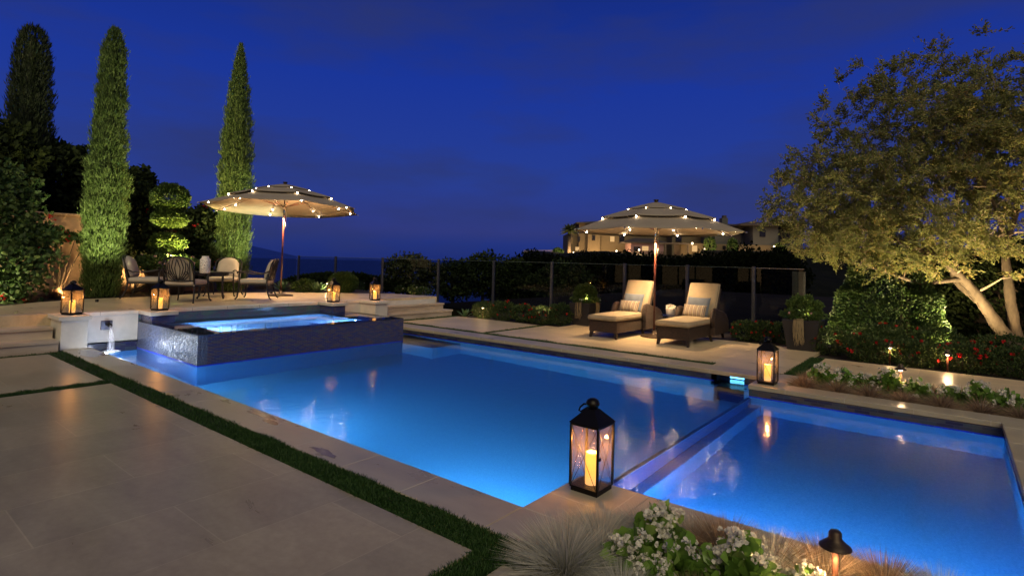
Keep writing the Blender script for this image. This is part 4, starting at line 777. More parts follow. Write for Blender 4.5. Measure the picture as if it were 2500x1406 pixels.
far = [(-1.32, 7.02), (-1.0, 7.0), (-.70, 6.98), (-.40, 6.98), (-.10, 6.98), (.20, 7.0), (.48, 7.02), (-1.3, 7.5), (-.95, 7.45), (-.5, 7.55), (-.2, 7.6), (.05, 7.5), (.35, 7.55)]
nm = ['first', 'second', 'third', 'fourth', 'fifth', 'sixth', 'seventh']
for i, (x, y) in enumerate(far):
    tuft(FFm[i % 2], x, y, -.045, rnd.uniform(.9, 1.08), ('%s tan fescue from the left in the front row beyond the shallow pool' % nm[i]) if i < 7 else ('%s tan fescue from the left in the back row by the walkway' % nm[i-7]), 'tan fescue tufts beyond the shallow pool')
# begonias
def begonia_mesh(nl, nf, h, r0, seed, L):
    r = np.random.default_rng(seed); D = sph(nl, r); D[:, 2] = np.abs(D[:, 2])*.9; f = r.uniform(.35, 1, nl)[:, None]; P = D*f*np.array([r0, r0, h]); P[:, 2] = np.maximum(P[:, 2], .01)
    lv = leaves(P, unit(D*.8+sph(nl, r)*.5+np.array([0, 0, .2])), r.uniform(.7, 1.2, nl)*L, L*.95, .22, r)
    nc = nf//9; Dc = sph(nc, r); Dc[:, 2] = np.abs(Dc[:, 2])+.2; Dc = unit(Dc); c = Dc*np.array([r0*.95, r0*.95, h*1.02]); Pf = np.repeat(c, 9, 0)+r.normal(size=(nc*9, 3))*L*.30; fs = []
    for k in range(4): fs.append(leaves(Pf, unit(np.repeat(Dc, 9, 0)*.5+sph(nc*9, r)), L*.32, L*.34, .25, r))
    return lv, merge(fs)
BGm = []
for s, (nl, nf, h, r0, L) in enumerate(((230, 120, .25, .12, .054), (200, 110, .21, .12, .054), (160, 90, .18, .11, .05))):
    a, b = begonia_mesh(nl, nf, h, r0, 30+s, L); BGm.append((mk('foliage', a, BEG), mk('blossoms', b, WHT)))
def begonia(x, y, z, s, k, lab, grp):
    t = thing('begonia_plant', lab, 'begonia', (x, y, z), rnd.random()*6.28, grp); t.scale = (s, s, s)
    for nm_, me in zip(('foliage', 'blossoms'), BGm[k]):
        o = bpy.data.objects.new(nm_, me); C.objects.link(o); o.parent = t
for x, y, s, k, lab in ((-1.02, 2.40, 1.1, 0, 'tallest white begonia, just right of the tall lantern'), (-1.09, 2.24, 1.0, 1, 'white begonia left front behind the blue fescue'), (-.88, 2.32, 1.05, 1, 'white begonia in the middle front of the near bed'), (-.66, 2.36, 1.1, 0, 'white begonia cluster left of the path light'), (-.44, 2.47, .95, 2, 'brightest white begonia beside the near path light'), (-.24, 2.50, .8, 1, 'white begonia right of the near path light at the frame edge'), (-.97, 2.20, .8, 2, 'small white begonia at the bottom edge between two larger ones'), (-.55, 2.30, .8, 2, 'low white begonia in front of the path light')):
    begonia(x, y, -.045, s, k, lab, 'white begonias in the near bed')
for i, (x, y) in enumerate(((-1.19, 7.25), (-.98, 7.35), (-.78, 7.42), (-.57, 7.42), (-.30, 7.30), (-.04, 7.30), (.19, 7.28), (.42, 7.28))):
    begonia(x, y, -.045, 1.05, i % 3, '%s white begonia from the left beyond the shallow pool' % (nm+['eighth'])[i], 'white begonias beyond the shallow pool')
# path lights
def path_light():
    t = thing('path_light', 'x', 'path light'); MB().tube([(0, 0, -.05), (0, 0, .205)], .0115, 14).build('stem', COPPER, t, smooth=True); MB().lathe([(.018, .205), (.022, .216), (0, .216)], 14).build('lens', emit('path_lens', (1, .75, .5), 22), t)
    MB().lathe([(.058, .216), (.056, .221), (.043, .232), (.030, .243), (.024, .250), (.023, .272), (.017, .280), (0, .282)], 24).lathe([(.05, .2165), (.0, .225)], 24).build('hat', BRONZE, t, smooth=True); lamp('POINT', (0, 0, .195), 15, WARM, t, .02); return t
Z0 = path_light()
for i, (p, lab) in enumerate((((-.365, 2.545), 'bronze path light standing in the near bed among begonias'), ((-.463, 7.55), 'path light in the strip bed beyond the shallow pool'), ((-.72, 9.62), 'path light in the red flower bed beyond the walkway'), ((-.07, 9.45), 'path light half hidden in the right flower bed near the tree'), ((-8.55, 9.75), 'small path light in the bed right of the far steps'), ((-12.3, 8.1), 'path light seen through the lantern before the round boxwood'))):
    o = Z0 if i == 0 else copy_tree(Z0); o.location = (*p, 0 if i != 5 else .42); tag(o, lab, 'path light', 'copper path lights')
# red flowering beds
k = 0
for i, (x, y, rx, rz) in enumerate(((-8.6, 9.85, .3, .2), (-8.05, 9.9, .34, .22), (-7.5, 9.95, .34, .2), (-7.0, 9.95, .36, .2), (-6.62, 10.1, .3, .24))):
    shrub('flowering_shrub', ['leafy pale green shrub beside the far steps', 'second flowering shrub right of the far steps', 'red flowering shrub in the middle of the far bed', 'brightest lit red flowering shrub left of the planter', 'taller grey green shrub touching the left planter'][i], 'shrub', (x, y, -.05), (rx, rx*.85, rz), 2400, .04, .018, ROSE, (22 if 0 < i < 4 else 5, .035, REDB), 'red flowering shrubs along the far bed', gap=.15)
for i, x in enumerate((-3.0, -2.72, -2.4)):
    shrub('flowering_shrub', '%s low shrub between the right chaise and the right planter' % ['first', 'middle', 'last'][i], 'shrub', (x, 10.75+.1*i, -.05), (.28, .28, .19), 1900, .035, .018, ROSE, (16, .03, REDB), 'low shrubs behind the deck', gap=.15)
for i, (x, y, rx, rz, nf) in enumerate(((-1.55, 10.1, .34, .22, 26), (-1.0, 9.75, .34, .20, 24), (-.45, 9.8, .36, .19, 16), (.1, 9.8, .36, .2, 40), (.65, 9.85, .38, .2, 24), (1.2, 9.95, .4, .2, 24), (-.9, 10.5, .4, .26, 8), (-.2, 10.7, .4, .26, 4), (.6, 10.8, .45, .24, 10))):
    shrub('flowering_shrub', ['lit shrub with pale leaves right of the large planter', 'red flowering shrub left of the walkway light', 'dense green shrub behind the walkway light', 'shrub with the largest red flower cluster', 'dark red flowering shrub left of the tree trunk', 'dark shrub in front of the tree trunk at the right edge', 'tall green shrub below the hedge, back row left', 'green shrub in the back row middle of the right bed', 'green shrub in the back row before the tree'][i], 'shrub', (x, y, -.05), (rx, rx*.85, rz), 2600, .038, .018, ROSE, (nf, .04, REDB), 'red flowering shrubs in the right bed', gap=.12)
# planters
def planter(label, x, y, a, h, w0, w1):
    t = thing('square_planter', label, 'planter', (x, y, 0), R(a), 'tapered dark square planters'); MB().frus(w0, 0, w1, h).build('pot', mat('charcoal_planter', (.018, .018, .02), .35), t, bev=.006); MB().frus(w1-.03, h-.01, w1-.03, h+.006).build('soil_fill', SOIL, t); return t
planter('square dark tapered planter left of the chaises', -6.15, 10.3, 0, .47, .19, .25); planter('larger square dark tapered planter right of the chaises', -1.92, 10.1, 0, .48, .2, .27)
VINEDRY = mat('dry_vine', (.22, .17, .09), .9)
def strands(label, x, y, z, n, L, dirs):
    t = thing('trailing_plant', label, 'trailing plant', (x, y, z), group='trailing plants hanging from the planters')
    for dx, dy in dirs:
        b = MB()
        for k in range(n//len(dirs)):
            o = rnd.uniform(-.07, .07); px, py = dx+o*(abs(dy) > .2), dy+o*(abs(dx) > .2); l = L*rnd.uniform(.5, 1)
            b.tube([(px*.8, py*.8, .02), (px, py, .0), (px*1.03+rnd.uniform(-.01, .01), py*1.03, -l*.4), (px*1.0+rnd.uniform(-.015, .015), py*1.0, -l*.75), (px*.97+rnd.uniform(-.02, .02), py*.97, -l)], .0032, 4)
        b.build('strands', VINEDRY, t)
    return t
strands('dry vine strands hanging down the front of the left planter', -6.15, 10.3, .48, 46, .36, [(.0, -.27), (.27, .05)]); strands('dry vine strands hanging down the front of the right planter', -1.92, 10.1, .49, 60, .42, [(-.02, -.29)])
shrub('potted_boxwood', 'boxwood ball lit from below in the left planter', 'shrub', (-6.15, 10.3, .47), (.24, .24, .20), 4500, .034, .022, BOX, amp=.06); shrub('potted_foliage', 'low foliage spilling around the rim of the left planter', 'plant', (-6.15, 10.3, .45), (.32, .32, .09), 1300, .04, .016, VINE, (6, .03, WHT))
shrub('potted_boxwood', 'loose rounded shrub lit from below in the right planter', 'shrub', (-1.92, 10.1, .46), (.25, .25, .20), 4200, .036, .018, BOX, amp=.28, gap=.25); shrub('potted_foliage', 'low foliage spilling around the rim of the right planter', 'plant', (-1.92, 10.1, .46), (.34, .34, .09), 1500, .04, .016, VINE, (6, .03, PNKB))
# hedge
def hedge(name, label, x0, x1, y0, y1, h, n, m, L=.07, W=.03, zb=-.05):
    t = thing(name, label, 'hedge', ((x0+x1)/2, (y0+y1)/2, zb)); a, b = (x1-x0)/2, (y1-y0)/2
    P = rng.uniform(-1, 1, (n, 3)); P[:, 2] = rng.random(n); s = 1-.35*P[:, 2]**3
    k = np.maximum(np.abs(P[:, 0]), np.abs(P[:, 1])) > .55; k |= P[:, 2] > .85; P = P[k]; q = lump(P*np.array([a*3, b*3, h*3]), 1.6, 4)
    D = unit(P*np.array([1, 1, .4])+sph(len(P))*.6+np.array([0, 0, .35])); s = (1-.55*P[:, 2]**2.2); X = np.stack([P[:, 0]*a*s*(1+.12*q), P[:, 1]*b*s*(1+.3*q), P[:, 2]*h*(1+.16*q-.18*P[:, 0]**2)], 1)
    V, Q = leaves(X, D, rng.uniform(.7, 1.3, len(X))*L, W, .2); npmesh('foliage', V, Q, m, t); bb = MB()
    for i in range(7): xx = rnd.uniform(-a*.8, a*.8); bb.tube([(xx, 0, 0), (xx+rnd.uniform(-.1, .1), rnd.uniform(-.1, .1), h*.85)], [.025, .01], 6)
    bb.build('stems', DBARK, t); return t
hedge('tall_hedge', 'tall bright green leafy hedge between the right planter and the tree', -1.75, -.1, 11.4, 12.2, 1.75, 42000, HEDG, .048, .022); hedge('dark_hedge', 'dark leafy hedge in the shade behind the big tree', -1.3, 6.0, 13.1, 14.0, 2.1, 34000, DARKL, .09, .05)
# ---------------------------------------------------------------- big tree
bt = thing('spreading_tree', 'large spreading tree with pale twisting limbs at the right edge', 'tree', (.85, 12.3, -.05))
O = Vector(bt.location); trunkmb = MB()
def B(px, py, Y): return pt(px, py, Y=Y)-O
limbs = [([(0.02, 0, 0), B(2440, 800, 12.25), B(2395, 735, 12.15), B(2350, 680, 12.0), B(2290, 630, 11.8), B(2200, 590, 11.5), B(2100, 555, 11.2)], .125, .03),
         ([B(2395, 735, 12.15), B(2330, 672, 12.3), B(2345, 580, 12.4), B(2340, 470, 12.5), B(2375, 350, 12.6), B(2400, 250, 12.6)], .085, .02),
         ([(0.0, .05, 0), B(2475, 790, 12.4), B(2462, 690, 12.5), B(2455, 600, 12.6), B(2480, 520, 12.7), B(2500, 380, 12.8), B(2520, 250, 12.9)], .11, .02),
         ([(0.1, .05, 0), B(2530, 770, 12.5), B(2560, 650, 12.6), B(2600, 520, 12.8), B(2680, 400, 13)], .12, .03),
         ([B(2350, 680, 12.0), B(2250, 690, 11.7), B(2180, 670, 11.4), B(2090, 640, 11.1)], .05, .015),
         ([B(2290, 630, 11.8), B(2230, 520, 11.7), B(2170, 430, 11.6), B(2110, 330, 11.5)], .05, .012),
         ([B(2345, 580, 12.4), B(2250, 480, 12.5), B(2160, 400, 12.7), B(2080, 350, 12.9)], .045, .012),
         ([B(2455, 600, 12.6), B(2420, 480, 12.0), B(2330, 340, 11.8), B(2290, 240, 11.8)], .045, .012)]
nodes = []
for pts_, r0, r1 in limbs:
    P = [Vector(p) for p in pts_]; Q_ = []
    for i in range(len(P)-1):
        p0, p1, p2, p3 = P[max(i-1, 0)], P[i], P[i+1], P[min(i+2, len(P)-1)]
        for s in range(6):
            t = s/6; Q_.append(.5*((2*p1)+(-p0+p2)*t+(2*p0-5*p1+4*p2-p3)*t*t+(-p0+3*p1-3*p2+p3)*t**3))
    Q_.append(P[-1]); n = len(Q_); rs = [r0+(r1-r0)*(i/(n-1))**.7 for i in range(n)]; rs = [r*(1+.08*math.sin(i*1.9)) for i, r in enumerate(rs)]
    if r0 > .09: rs[0] *= 1.6; rs[1] *= 1.35; rs[2] *= 1.15
    trunkmb.tube(Q_, rs, 12); nodes += [(q, r) for q, r in list(zip(Q_, rs))[8 if r0 > .1 else 4:]]
trunkmb.build('trunk', BARK, bt, smooth=True)
# crown targets in overlapping ellipsoids
cen = [(pt(2240, 385, Y=12.0), (2.05, 1.6, 1.9)), (pt(2420, 340, Y=12.8), (1.6, 1.6, 1.5)), (pt(2060, 500, Y=11.4), (1.3, 1.2, 1.1)), (pt(2600, 420, Y=12.6), (1.7, 1.6, 1.8)), (pt(2200, 600, Y=11.4), (1.5, 1.1, .55))]
tg = []
for (c, r), n in zip(cen, (430, 320, 240, 200, 150)):
    D = sph(n); q = (rng.random(n)**.42)*(1+.14*lump(D, 4, c.x)); X = D*q[:, None]*np.array(r)+np.array(c-O)
    tg.append(X)
tg = np.concatenate(tg); tg = tg[(tg[:, 2] > 1.25)]; tg = tg[np.argsort(np.linalg.norm(tg-np.array([0, 0, 2.0]), axis=1))]
NP = np.array([tuple(q) for q, r in nodes]); NR = np.array([r for q, r in nodes]); br = MB(); tips = []
for X in tg:
    dd = np.linalg.norm(NP-X, axis=1)+np.maximum(0, NP[:, 2]-X[2])*.8-NR*2; i = int(np.argmin(dd)); a = NP[i]; L_ = np.linalg.norm(X-a)
    if L_ < .12 or L_ > .8: continue
    m1 = a+(X-a)*.35+rng.normal(size=3)*L_*.07+np.array([0, 0, .04*L_]); m2 = a+(X-a)*.7+rng.normal(size=3)*L_*.08+np.array([0, 0, .05*L_]); r0 = min(NR[i]*.62, .012+.014*L_); rt_ = max(.0035, r0*.35)
    br.tube([a, m1, m2, X], [r0, r0*.8, r0*.55, rt_], 5); NP = np.concatenate([NP, [m1, m2, X]]); NR = np.concatenate([NR, [r0*.75, r0*.5, rt_]]); tips.append((X, unit(X-m2)))
tw_ = []; LPs = []; LDs = []
for X, d in tips:
    for k in range(5):
        dd = unit(d*.7+rng.normal(size=3)*.7+np.array([0, 0, .18])); e = X+dd*rng.uniform(.12, .3); br.tube([X, (X+e)/2+rng.normal(size=3)*.01, e], [.0035, .003, .0018], 4)
        nl = rng.integers(22, 34); f = rng.random(nl)[:, None]; LPs.append(X+(e-X)*f+rng.normal(size=(nl, 3))*.022); LDs.append(unit(dd+rng.normal(size=(nl, 3))*.75))
br.build('branches', mat('pale_twig', (.32, .25, .17), .85), bt)
P = np.concatenate(LPs); D = np.concatenate(LDs); V, Q = leaves(P, D, rng.uniform(.7, 1.3, len(P))*.054, .022, .2); npmesh('crown', V, Q, OLIV, bt)
# ---------------------------------------------------------------- left side vegetation
def vine(name, label, cat, specs, n, m, L, W, flowers=None, zoff=0):
    base = Vector(specs[0][0]); t = thing(name, label, cat, (base.x, base.y, .38)); P_ = []; D_ = []; F_ = []; FD = []
    tot = sum(r[0]*r[2] for c, r in specs)
    for c, r in specs:
        k = int(n*r[0]*r[2]/tot); P, D = shellpts(k, r, .25, 4, rnd.random()*40, inner=.2, gap=.35); P_.append(P+np.array(c)-np.array(t.location)); D_.append(D)
        if flowers: P, D = shellpts(max(2, int(flowers[0]*r[0]*r[2]/tot)), r, .2, 4, 0, .9); F_.append(P+np.array(c)-np.array(t.location)); FD.append(D)
    P = np.concatenate(P_); D = np.concatenate(D_); V, Q = leaves(P, unit(D*.5+sph(len(P))), rng.uniform(.6, 1.3, len(P))*L, W, .15); npmesh('foliage', V, Q, m, t)
    b = MB()
    for c, r in specs[1:]:
        c2 = Vector(c)-Vector(t.location); b.tube([(0, 0, 0), c2*.5+Vector((0, 0, .1)), c2], [.02, .012, .006], 6)
    b.tube([(0, 0, 0), (0, 0, 1.0)], [.03, .015], 6); b.build('stems', DBARK, t)
    if flowers:
        P = np.concatenate(F_); D = np.concatenate(FD); pc = np.repeat(P, 6, 0)+rng.normal(size=(len(P)*6, 3))*.03; V, Q = leaves(pc, sph(len(pc)), .05, .045, .2); npmesh('blossoms', V, Q, flowers[1], t)
    return t
S = lambda x, y, X, r: (tuple(pt(x, y, X=X)), r)
vine('bougainvillea', 'sprawling green vine with a few red flowers at the far left', 'vine', [S(20, 640, -12.6, (.8, .7, .5)), S(45, 590, -13, (.6, .6, .45)), S(10, 540, -13.2, (.6, .7, .5)), S(85, 600, -13.6, (.25, .3, .2)), S(140, 575, -14.1, (.35, .45, .14)), S(20, 700, -12.4, (.5, .5, .35)), S(0, 470, -13.5, (.6, .6, .6))], 6200, VINE, .085, .062, (14, REDB))
vine('climbing_vine', 'bright trailing vine runner across the wall left of the cypress', 'vine', [S(150, 578, -13.9, (.2, .35, .06)), S(185, 580, -13.6, (.1, .35, .05)), S(215, 585, -13.3, (.1, .25, .05)), S(95, 560, -14, (.2, .3, .1))], 420, VINE, .10, .08, (8, REDB))
vine('wall_vine', 'dark vine covering the wall between the two lit cypresses', 'vine', [S(330, 560, -14.2, (.35, .7, .3)), S(320, 500, -14.4, (.35, .5, .45)), S(470, 590, -14.2, (.3, .6, .35)), S(480, 545, -14.3, (.3, .5, .3)), S(330, 620, -14.2, (.3, .5, .25)), S(440, 630, -14.1, (.3, .5, .25)), S(310, 455, -14.6, (.3, .35, .3)), S(500, 625, -14.0, (.3, .3, .25)), S(500, 530, -14.4, (.2, .25, .3)), S(470, 660, -13.6, (.3, .4, .2))], 8200, DARKL, .10, .07, (10, REDB))
def backtree(label, x, y, X, r, zb, n=6000):
    c = pt(x, y, X=X); t = thing('background_tree', label, 'tree', (c.x, c.y, zb), group='dark trees beyond the garden wall'); h = c.z-zb
    P, D = shellpts(n, r, .25, 3.5, rnd.random()*30, inner=.25, gap=.4); V, Q = leaves(P+np.array([0, 0, h]), unit(D*.6+sph(len(P))), rng.uniform(.6, 1.3, len(P))*.15, .09, .15); npmesh('crown', V, Q, DARKL, t)
    b = MB().tube([(0, 0, -.2), (.05, 0, h*.5), (0, 0, h)], [.1, .07, .04], 8)
    for k in range(8): a = rnd.random()*6.3; b.tube([(0, 0, h*.6), (math.cos(a)*r[0]*.4, math.sin(a)*r[1]*.4, h), (math.cos(a)*r[0]*.8, math.sin(a)*r[1]*.8, h+r[2]*.3)], [.04, .025, .01], 5)
    b.build('trunk', DBARK, t)
backtree('dark leafy tree behind the wall between the left two cypresses', 155, 450, -17, (.95, .95, 1.0), .1, 7000); backtree('dark tree behind the wall just right of the brightly lit cypress', 325, 480, -16.5, (.6, .6, .75), .1, 3200); backtree('dark bushy tree at the far left edge of the garden', 15, 420, -16, (.7, .7, 1.1), .1, 4500)
backtree('low dark bush beyond the wall left of the slender cypress', 490, 545, -16.2, (.45, .5, .35), .1, 1800)
# mounded grasses along the terrace bed
for i, (x, y) in enumerate(((45, 738), (5, 735), (130, 728), (235, 722), (300, 716), (345, 712), (400, 712), (450, 708), (505, 708), (545, 706), (590, 704), (640, 706), (700, 707), (745, 712))):
    p = pt(x, y, z=.40); d = Vector((p.x, p.y, 0)).normalized()*.22
    tuft(FFm[i % 2], p.x+d.x, p.y+d.y, .39, rnd.uniform(1.1, 1.5), ['rounded straw coloured grass mound near the left steps', 'straw coloured grass mound cut by the left frame edge', 'grass mound behind the leftmost lantern', 'grass tuft below the lit cypress', 'grass tuft under the left dining chair', 'grass tuft behind the left dining chair legs', 'grass tuft left of the table legs', 'grass tuft behind the scrolled chair back', 'grass tuft seen through the table legs', 'grass tuft behind the far dining chair', 'grass tuft between the far and right chairs', 'grass tuft behind the right dining chair', 'grass tuft behind the umbrella base', 'grass tuft at the foot of the agave'][i], 'straw coloured grasses along the terrace bed')
for i, (x, y, s) in enumerate(((860, 708, .22), (1000, 716, .2), (1020, 722, .2), (965, 712, .15))):
    p = pt(x, y, z=.3); shrub('terrace_shrub', ['small shrub right of the round boxwood', 'low shrub behind the top of the far steps', 'small shrub at the right end of the top step', 'tiny shrub behind the last pier lantern'][i], 'shrub', (p.x-.2, p.y+.35, .25), (s, s, s*.7), 700, .04, .02, ROSE, (4, .03, WHT), 'small shrubs beyond the terrace')
# dark hedge beyond the fence and silhouettes
def at(x, y, D): return pt(x, y, D=D)
def sil(label, x, yt, yb, D, w, n, m=DARKL, L=.3, gap=.3):
    top, bot = at(x, yt, D), at(x, yb, D); rz = (top.z-bot.z)/2*.8; t = thing('hillside_tree', label, 'tree', (bot.x, bot.y, bot.z), group='dark trees beyond the glass fence')
    P, D_ = shellpts(n, (w, w, rz*1.25), .3, 3.5, rnd.random()*30, inner=.3, gap=gap); P[:, 2] = np.where(P[:, 2] < 0, P[:, 2]*1.3, P[:, 2]); V, Q = leaves(P+np.array([0, 0, (top.z-bot.z)-rz]), unit(D_*.6+sph(len(P))), rng.uniform(.6, 1.3, len(P))*L, L*.5, .15); npmesh('crown', V, Q, m, t)
    b = MB().tube([(0, 0, -2), (0, 0, (top.z-bot.z)*.7)], [.12, .05], 8)
    for k in range(6): a = rnd.random()*6.3; b.tube([(0, 0, rz*.5), (math.cos(a)*w*.6, math.sin(a)*w*.6, rz*1.2)], [.05, .015], 5)
    b.build('trunk', DBARK, t)
MIDL = leafmat('dusky_leaf', [(.15, (.015, .022, .009)), (.5, (.04, .05, .018)), (.85, (.08, .09, .03))], .25)
sil('rounded dusky tree beyond the fence left of centre', 1000, 628, 720, 19, .95, 5000, MIDL, .11); sil('dark tree beyond the fence just right of the rounded one', 1105, 643, 730, 24, .9, 3500, DARKL, .16, .2); sil('darkest tree crown rising against the sea at centre', 1178, 630, 725, 28, 1.25, 4200, DARKL, .18, .2)
sil('dark bushy tree at the foot of the hill', 1245, 640, 740, 32, 1.3, 3500, DARKL, .2, .2); sil('dark tree behind the fence below the palm', 1370, 650, 745, 30, 1.6, 3500, DARKL, .2, .1)
hedge('boundary_hedge', 'long low dark hedge beyond the left part of the glass fence', -21, -13.5, 11.6, 12.6, .45, 15000, DARKL, .12, .07, .2); 
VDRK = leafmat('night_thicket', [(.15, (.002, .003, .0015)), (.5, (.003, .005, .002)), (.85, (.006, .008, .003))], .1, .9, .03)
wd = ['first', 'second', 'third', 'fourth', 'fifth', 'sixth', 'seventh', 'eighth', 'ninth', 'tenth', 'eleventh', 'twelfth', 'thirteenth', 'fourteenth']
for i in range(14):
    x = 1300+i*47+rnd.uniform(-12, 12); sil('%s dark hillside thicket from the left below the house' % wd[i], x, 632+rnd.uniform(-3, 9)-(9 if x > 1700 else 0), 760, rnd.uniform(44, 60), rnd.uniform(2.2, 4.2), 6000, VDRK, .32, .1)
# ================================================================ HOUSE ON THE HILL
D = 120.; FWv = Vector(tuple(fw)); RTv = Vector(tuple(rt))
hs = thing('hillside_mansion', 'large two-storey stucco mansion with tiled roofs on the hill', 'house', tuple(at(1600, 640, D)))
HST = mat('mansion_stucco', (.12, .09, .05), .9); HDK = mat('mansion_grey_stucco', (.07, .07, .065), .9); HRF = mat('mansion_roof', (.05, .04, .035), .9); HWN = mat('mansion_dark_window', (.01, .01, .012), .2); HLT = emit('lit_window', (1, .6, .25), .6)
def hb(x0, x1, yt, yb, dep, th, name, m, bev=0):
    a, b = at(x0, yb, dep), at(x1, yb, dep); zt = at((x0+x1)/2, yt, dep).z; zb = min(a.z, b.z); ua, ub = a.dot(RTv), b.dot(RTv); wd = a.dot(FWv)
    P = [(RTv*u+FWv*w_) for u, w_ in ((ua, wd), (ub, wd), (ub, wd+th), (ua, wd+th))]; mb = MB().prism([(p.x, p.y) for p in P], zb, zt); return mb.build(name, m, hs, world=True)
def roof(x0, x1, yt, ye, dep, th, ov=.5):
    a, b = at(x0, ye, dep), at(x1, ye, dep); zt = at((x0+x1)/2, yt, dep).z; ze = (a.z+b.z)/2; ua, ub, wd = a.dot(RTv)-ov, b.dot(RTv)+ov, a.dot(FWv)-ov; th += 2*ov; i = min((ub-ua)*.3, th*.45)
    P = [RTv*u+FWv*w_+Vector((0, 0, z)) for u, w_, z in ((ua, wd, ze), (ub, wd, ze), (ub, wd+th, ze), (ua, wd+th, ze), (ua+i, wd+th/2, zt), (ub-i, wd+th/2, zt), (ua, wd, ze-.25), (ub, wd, ze-.25), (ub, wd+th, ze-.25), (ua, wd+th, ze-.25))]
    MB().add(P, [(0, 1, 5, 4), (1, 2, 5), (2, 3, 4, 5), (3, 0, 4), (9, 8, 7, 6), (6, 7, 1, 0), (7, 8, 2, 1), (8, 9, 3, 2), (9, 6, 0, 3)]).build('roof', HRF, hs, world=True)
for x0, x1, yt, yb, dep, th, m in ((1386, 1412, 570, 626, 122, 12, HST), (1412, 1640, 545, 632, 120, 14, HST), (1540, 1620, 590, 632, 112, 6, mat('mauve_stucco', (.2, .12, .12), .9)), (1640, 1770, 560, 632, 116, 14, HST), (1745, 1960, 556, 632, 108, 14, HDK), (1838, 1900, 548, 600, 104, 6, HDK), (1660, 1960, 597, 632, 103, 4, HST)):
    hb(x0, x1, yt, yb, dep, th, 'wall', m)
hb(1434, 1464, 552, 632, 118.5, 3, 'wall', HST)
roof(1740, 1900, 541, 556, 108, 14); roof(1812, 1960, 538, 549, 103.5, 9); roof(1530, 1625, 580, 591, 112, 6); roof(1640, 1760, 552, 561, 116, 14); roof(1412, 1640, 535, 546, 120, 14)
hb(1763, 1777, 532, 552, 112, 1.6, 'chimney', HDK); hb(1766, 1774, 526, 532, 112.3, .9, 'chimney_cap', HRF)
for x0, x1, yt, yb, dep, m, nm_ in ((1446, 1453, 575, 587, 118.4, HWN, 'window'), (1410, 1416, 578, 590, 119.9, HWN, 'window'), (1490, 1500, 577, 590, 119.9, HLT, 'window'), (1512, 1524, 575, 592, 119.9, HWN, 'window'), (1555, 1575, 560, 575, 119.9, HWN, 'window'), (1405, 1414, 603, 612, 119.9, HLT, 'window'),
                                 (1547, 1563, 602, 612, 111.9, HWN, 'window'), (1568, 1583, 601, 612, 111.9, HLT, 'window'), (1650, 1664, 578, 590, 115.9, HWN, 'window'), (1690, 1702, 600, 614, 102.9, HLT, 'door'), (1855, 1869, 561, 578, 103.9, HWN, 'window'), (1765, 1772, 600, 610, 102.9, HWN, 'window'), (1817, 1824, 606, 612, 102.9, HWN, 'window'), (1930, 1938, 560, 576, 107.9, HWN, 'window')):
    hb(x0, x1, yt, yb, dep, .3, nm_, m)
pg = MB()
for x in (1644, 1681): pass
hb(1622, 1682, 593, 595, 101, 3.5, 'pergola_beam', HRF); hb(1624, 1626, 595, 630, 101, .3, 'pergola_post', HRF); hb(1679, 1681, 595, 630, 101, .3, 'pergola_post', HRF)
for x, y, dep, p, tg_ in ((1455, 622, 116, 260, (0, 2, 5)), (1505, 618, 115, 160, (0, 3, 2)), (1400, 622, 118, 120, (0, 2, 5)), (1720, 612, 99, 130, (0, 3, 2)), (1690, 600, 99, 90, (0, 2, 2)), (1890, 608, 99, 110, (0, 3, 2)), (1560, 615, 106, 80, (0, 3, 2))):
    p_ = at(x, y, dep-1.5); lamp('POINT', p_, p*6, (1, .62, .28), hs, .2, name='wall_light'); MB().lathe([(.12, -.15), (.15, 0), (.12, .15), (0, .16)], 10, Matrix.Translation(p_+Vector((0, 0, .4)))).build('wall_lamp', emit('far_lamp', (1, .75, .45), 8), hs, world=True)
# low garden wall and railing in front of the mansion
rl = thing('hilltop_railing', 'lit metal railing at the left end of the hilltop', 'railing', tuple(at(1320, 628, 112))); b = MB()
for i in range(26): p = at(1279+i*3.1, 622+.0*i, 112); b.box(-.04, .04, -.04, .04, -.3, .95, Matrix.Translation(p))
for dz in (0, .9):
    p, q = at(1279, 622, 112), at(1357, 622, 112); b.tube([p+Vector((0, 0, dz)), q+Vector((0, 0, dz))], .05, 5)
b.build('bars', mat('railing_metal', (.25, .2, .15), .6), rl, world=True); p, q = at(1290, 622, 113), at(1340, 622, 113); lamp('POINT', (p+q)/2+Vector((0, 0, .5)), 45, (1, .65, .35), rl, .3)
MB().prism([(v.x, v.y) for v in (at(1279, 620, 114), at(1357, 620, 114), at(1357, 620, 114.4), at(1279, 620, 114.4))], p.z-1, p.z+.75).build('low_wall', HST, rl, world=True)
r2 = thing('hilltop_fence', 'dark vertical bar fence in front of the lit mansion walls', 'fence', tuple(at(1500, 628, 106))); b = MB()
for i in range(40): p = at(1428+i*4.9, 627, 106); b.box(-.05, .05, -.05, .05, -.5, 1.0, Matrix.Translation(p))
p, q = at(1428, 627, 106), at(1620, 629, 106); b.tube([p+Vector((0, 0, 1.0)), q+Vector((0, 0, 1.0))], .06, 5); b.build('bars', HRF, r2, world=True)
w2 = thing('hilltop_wall', 'long dark wall running below the right half of the mansion', 'wall', tuple(at(1850, 640, 96))); a, b_ = at(1712, 640, 97), at(2010, 640, 90); P = [a, b_, b_+FWv*.6, a+FWv*.6]; MB().prism([(v.x, v.y) for v in P], a.z-6, at(1850, 613, 94).z).build('wall', mat('dark_wall', (.02, .02, .02), .9), w2, world=True)
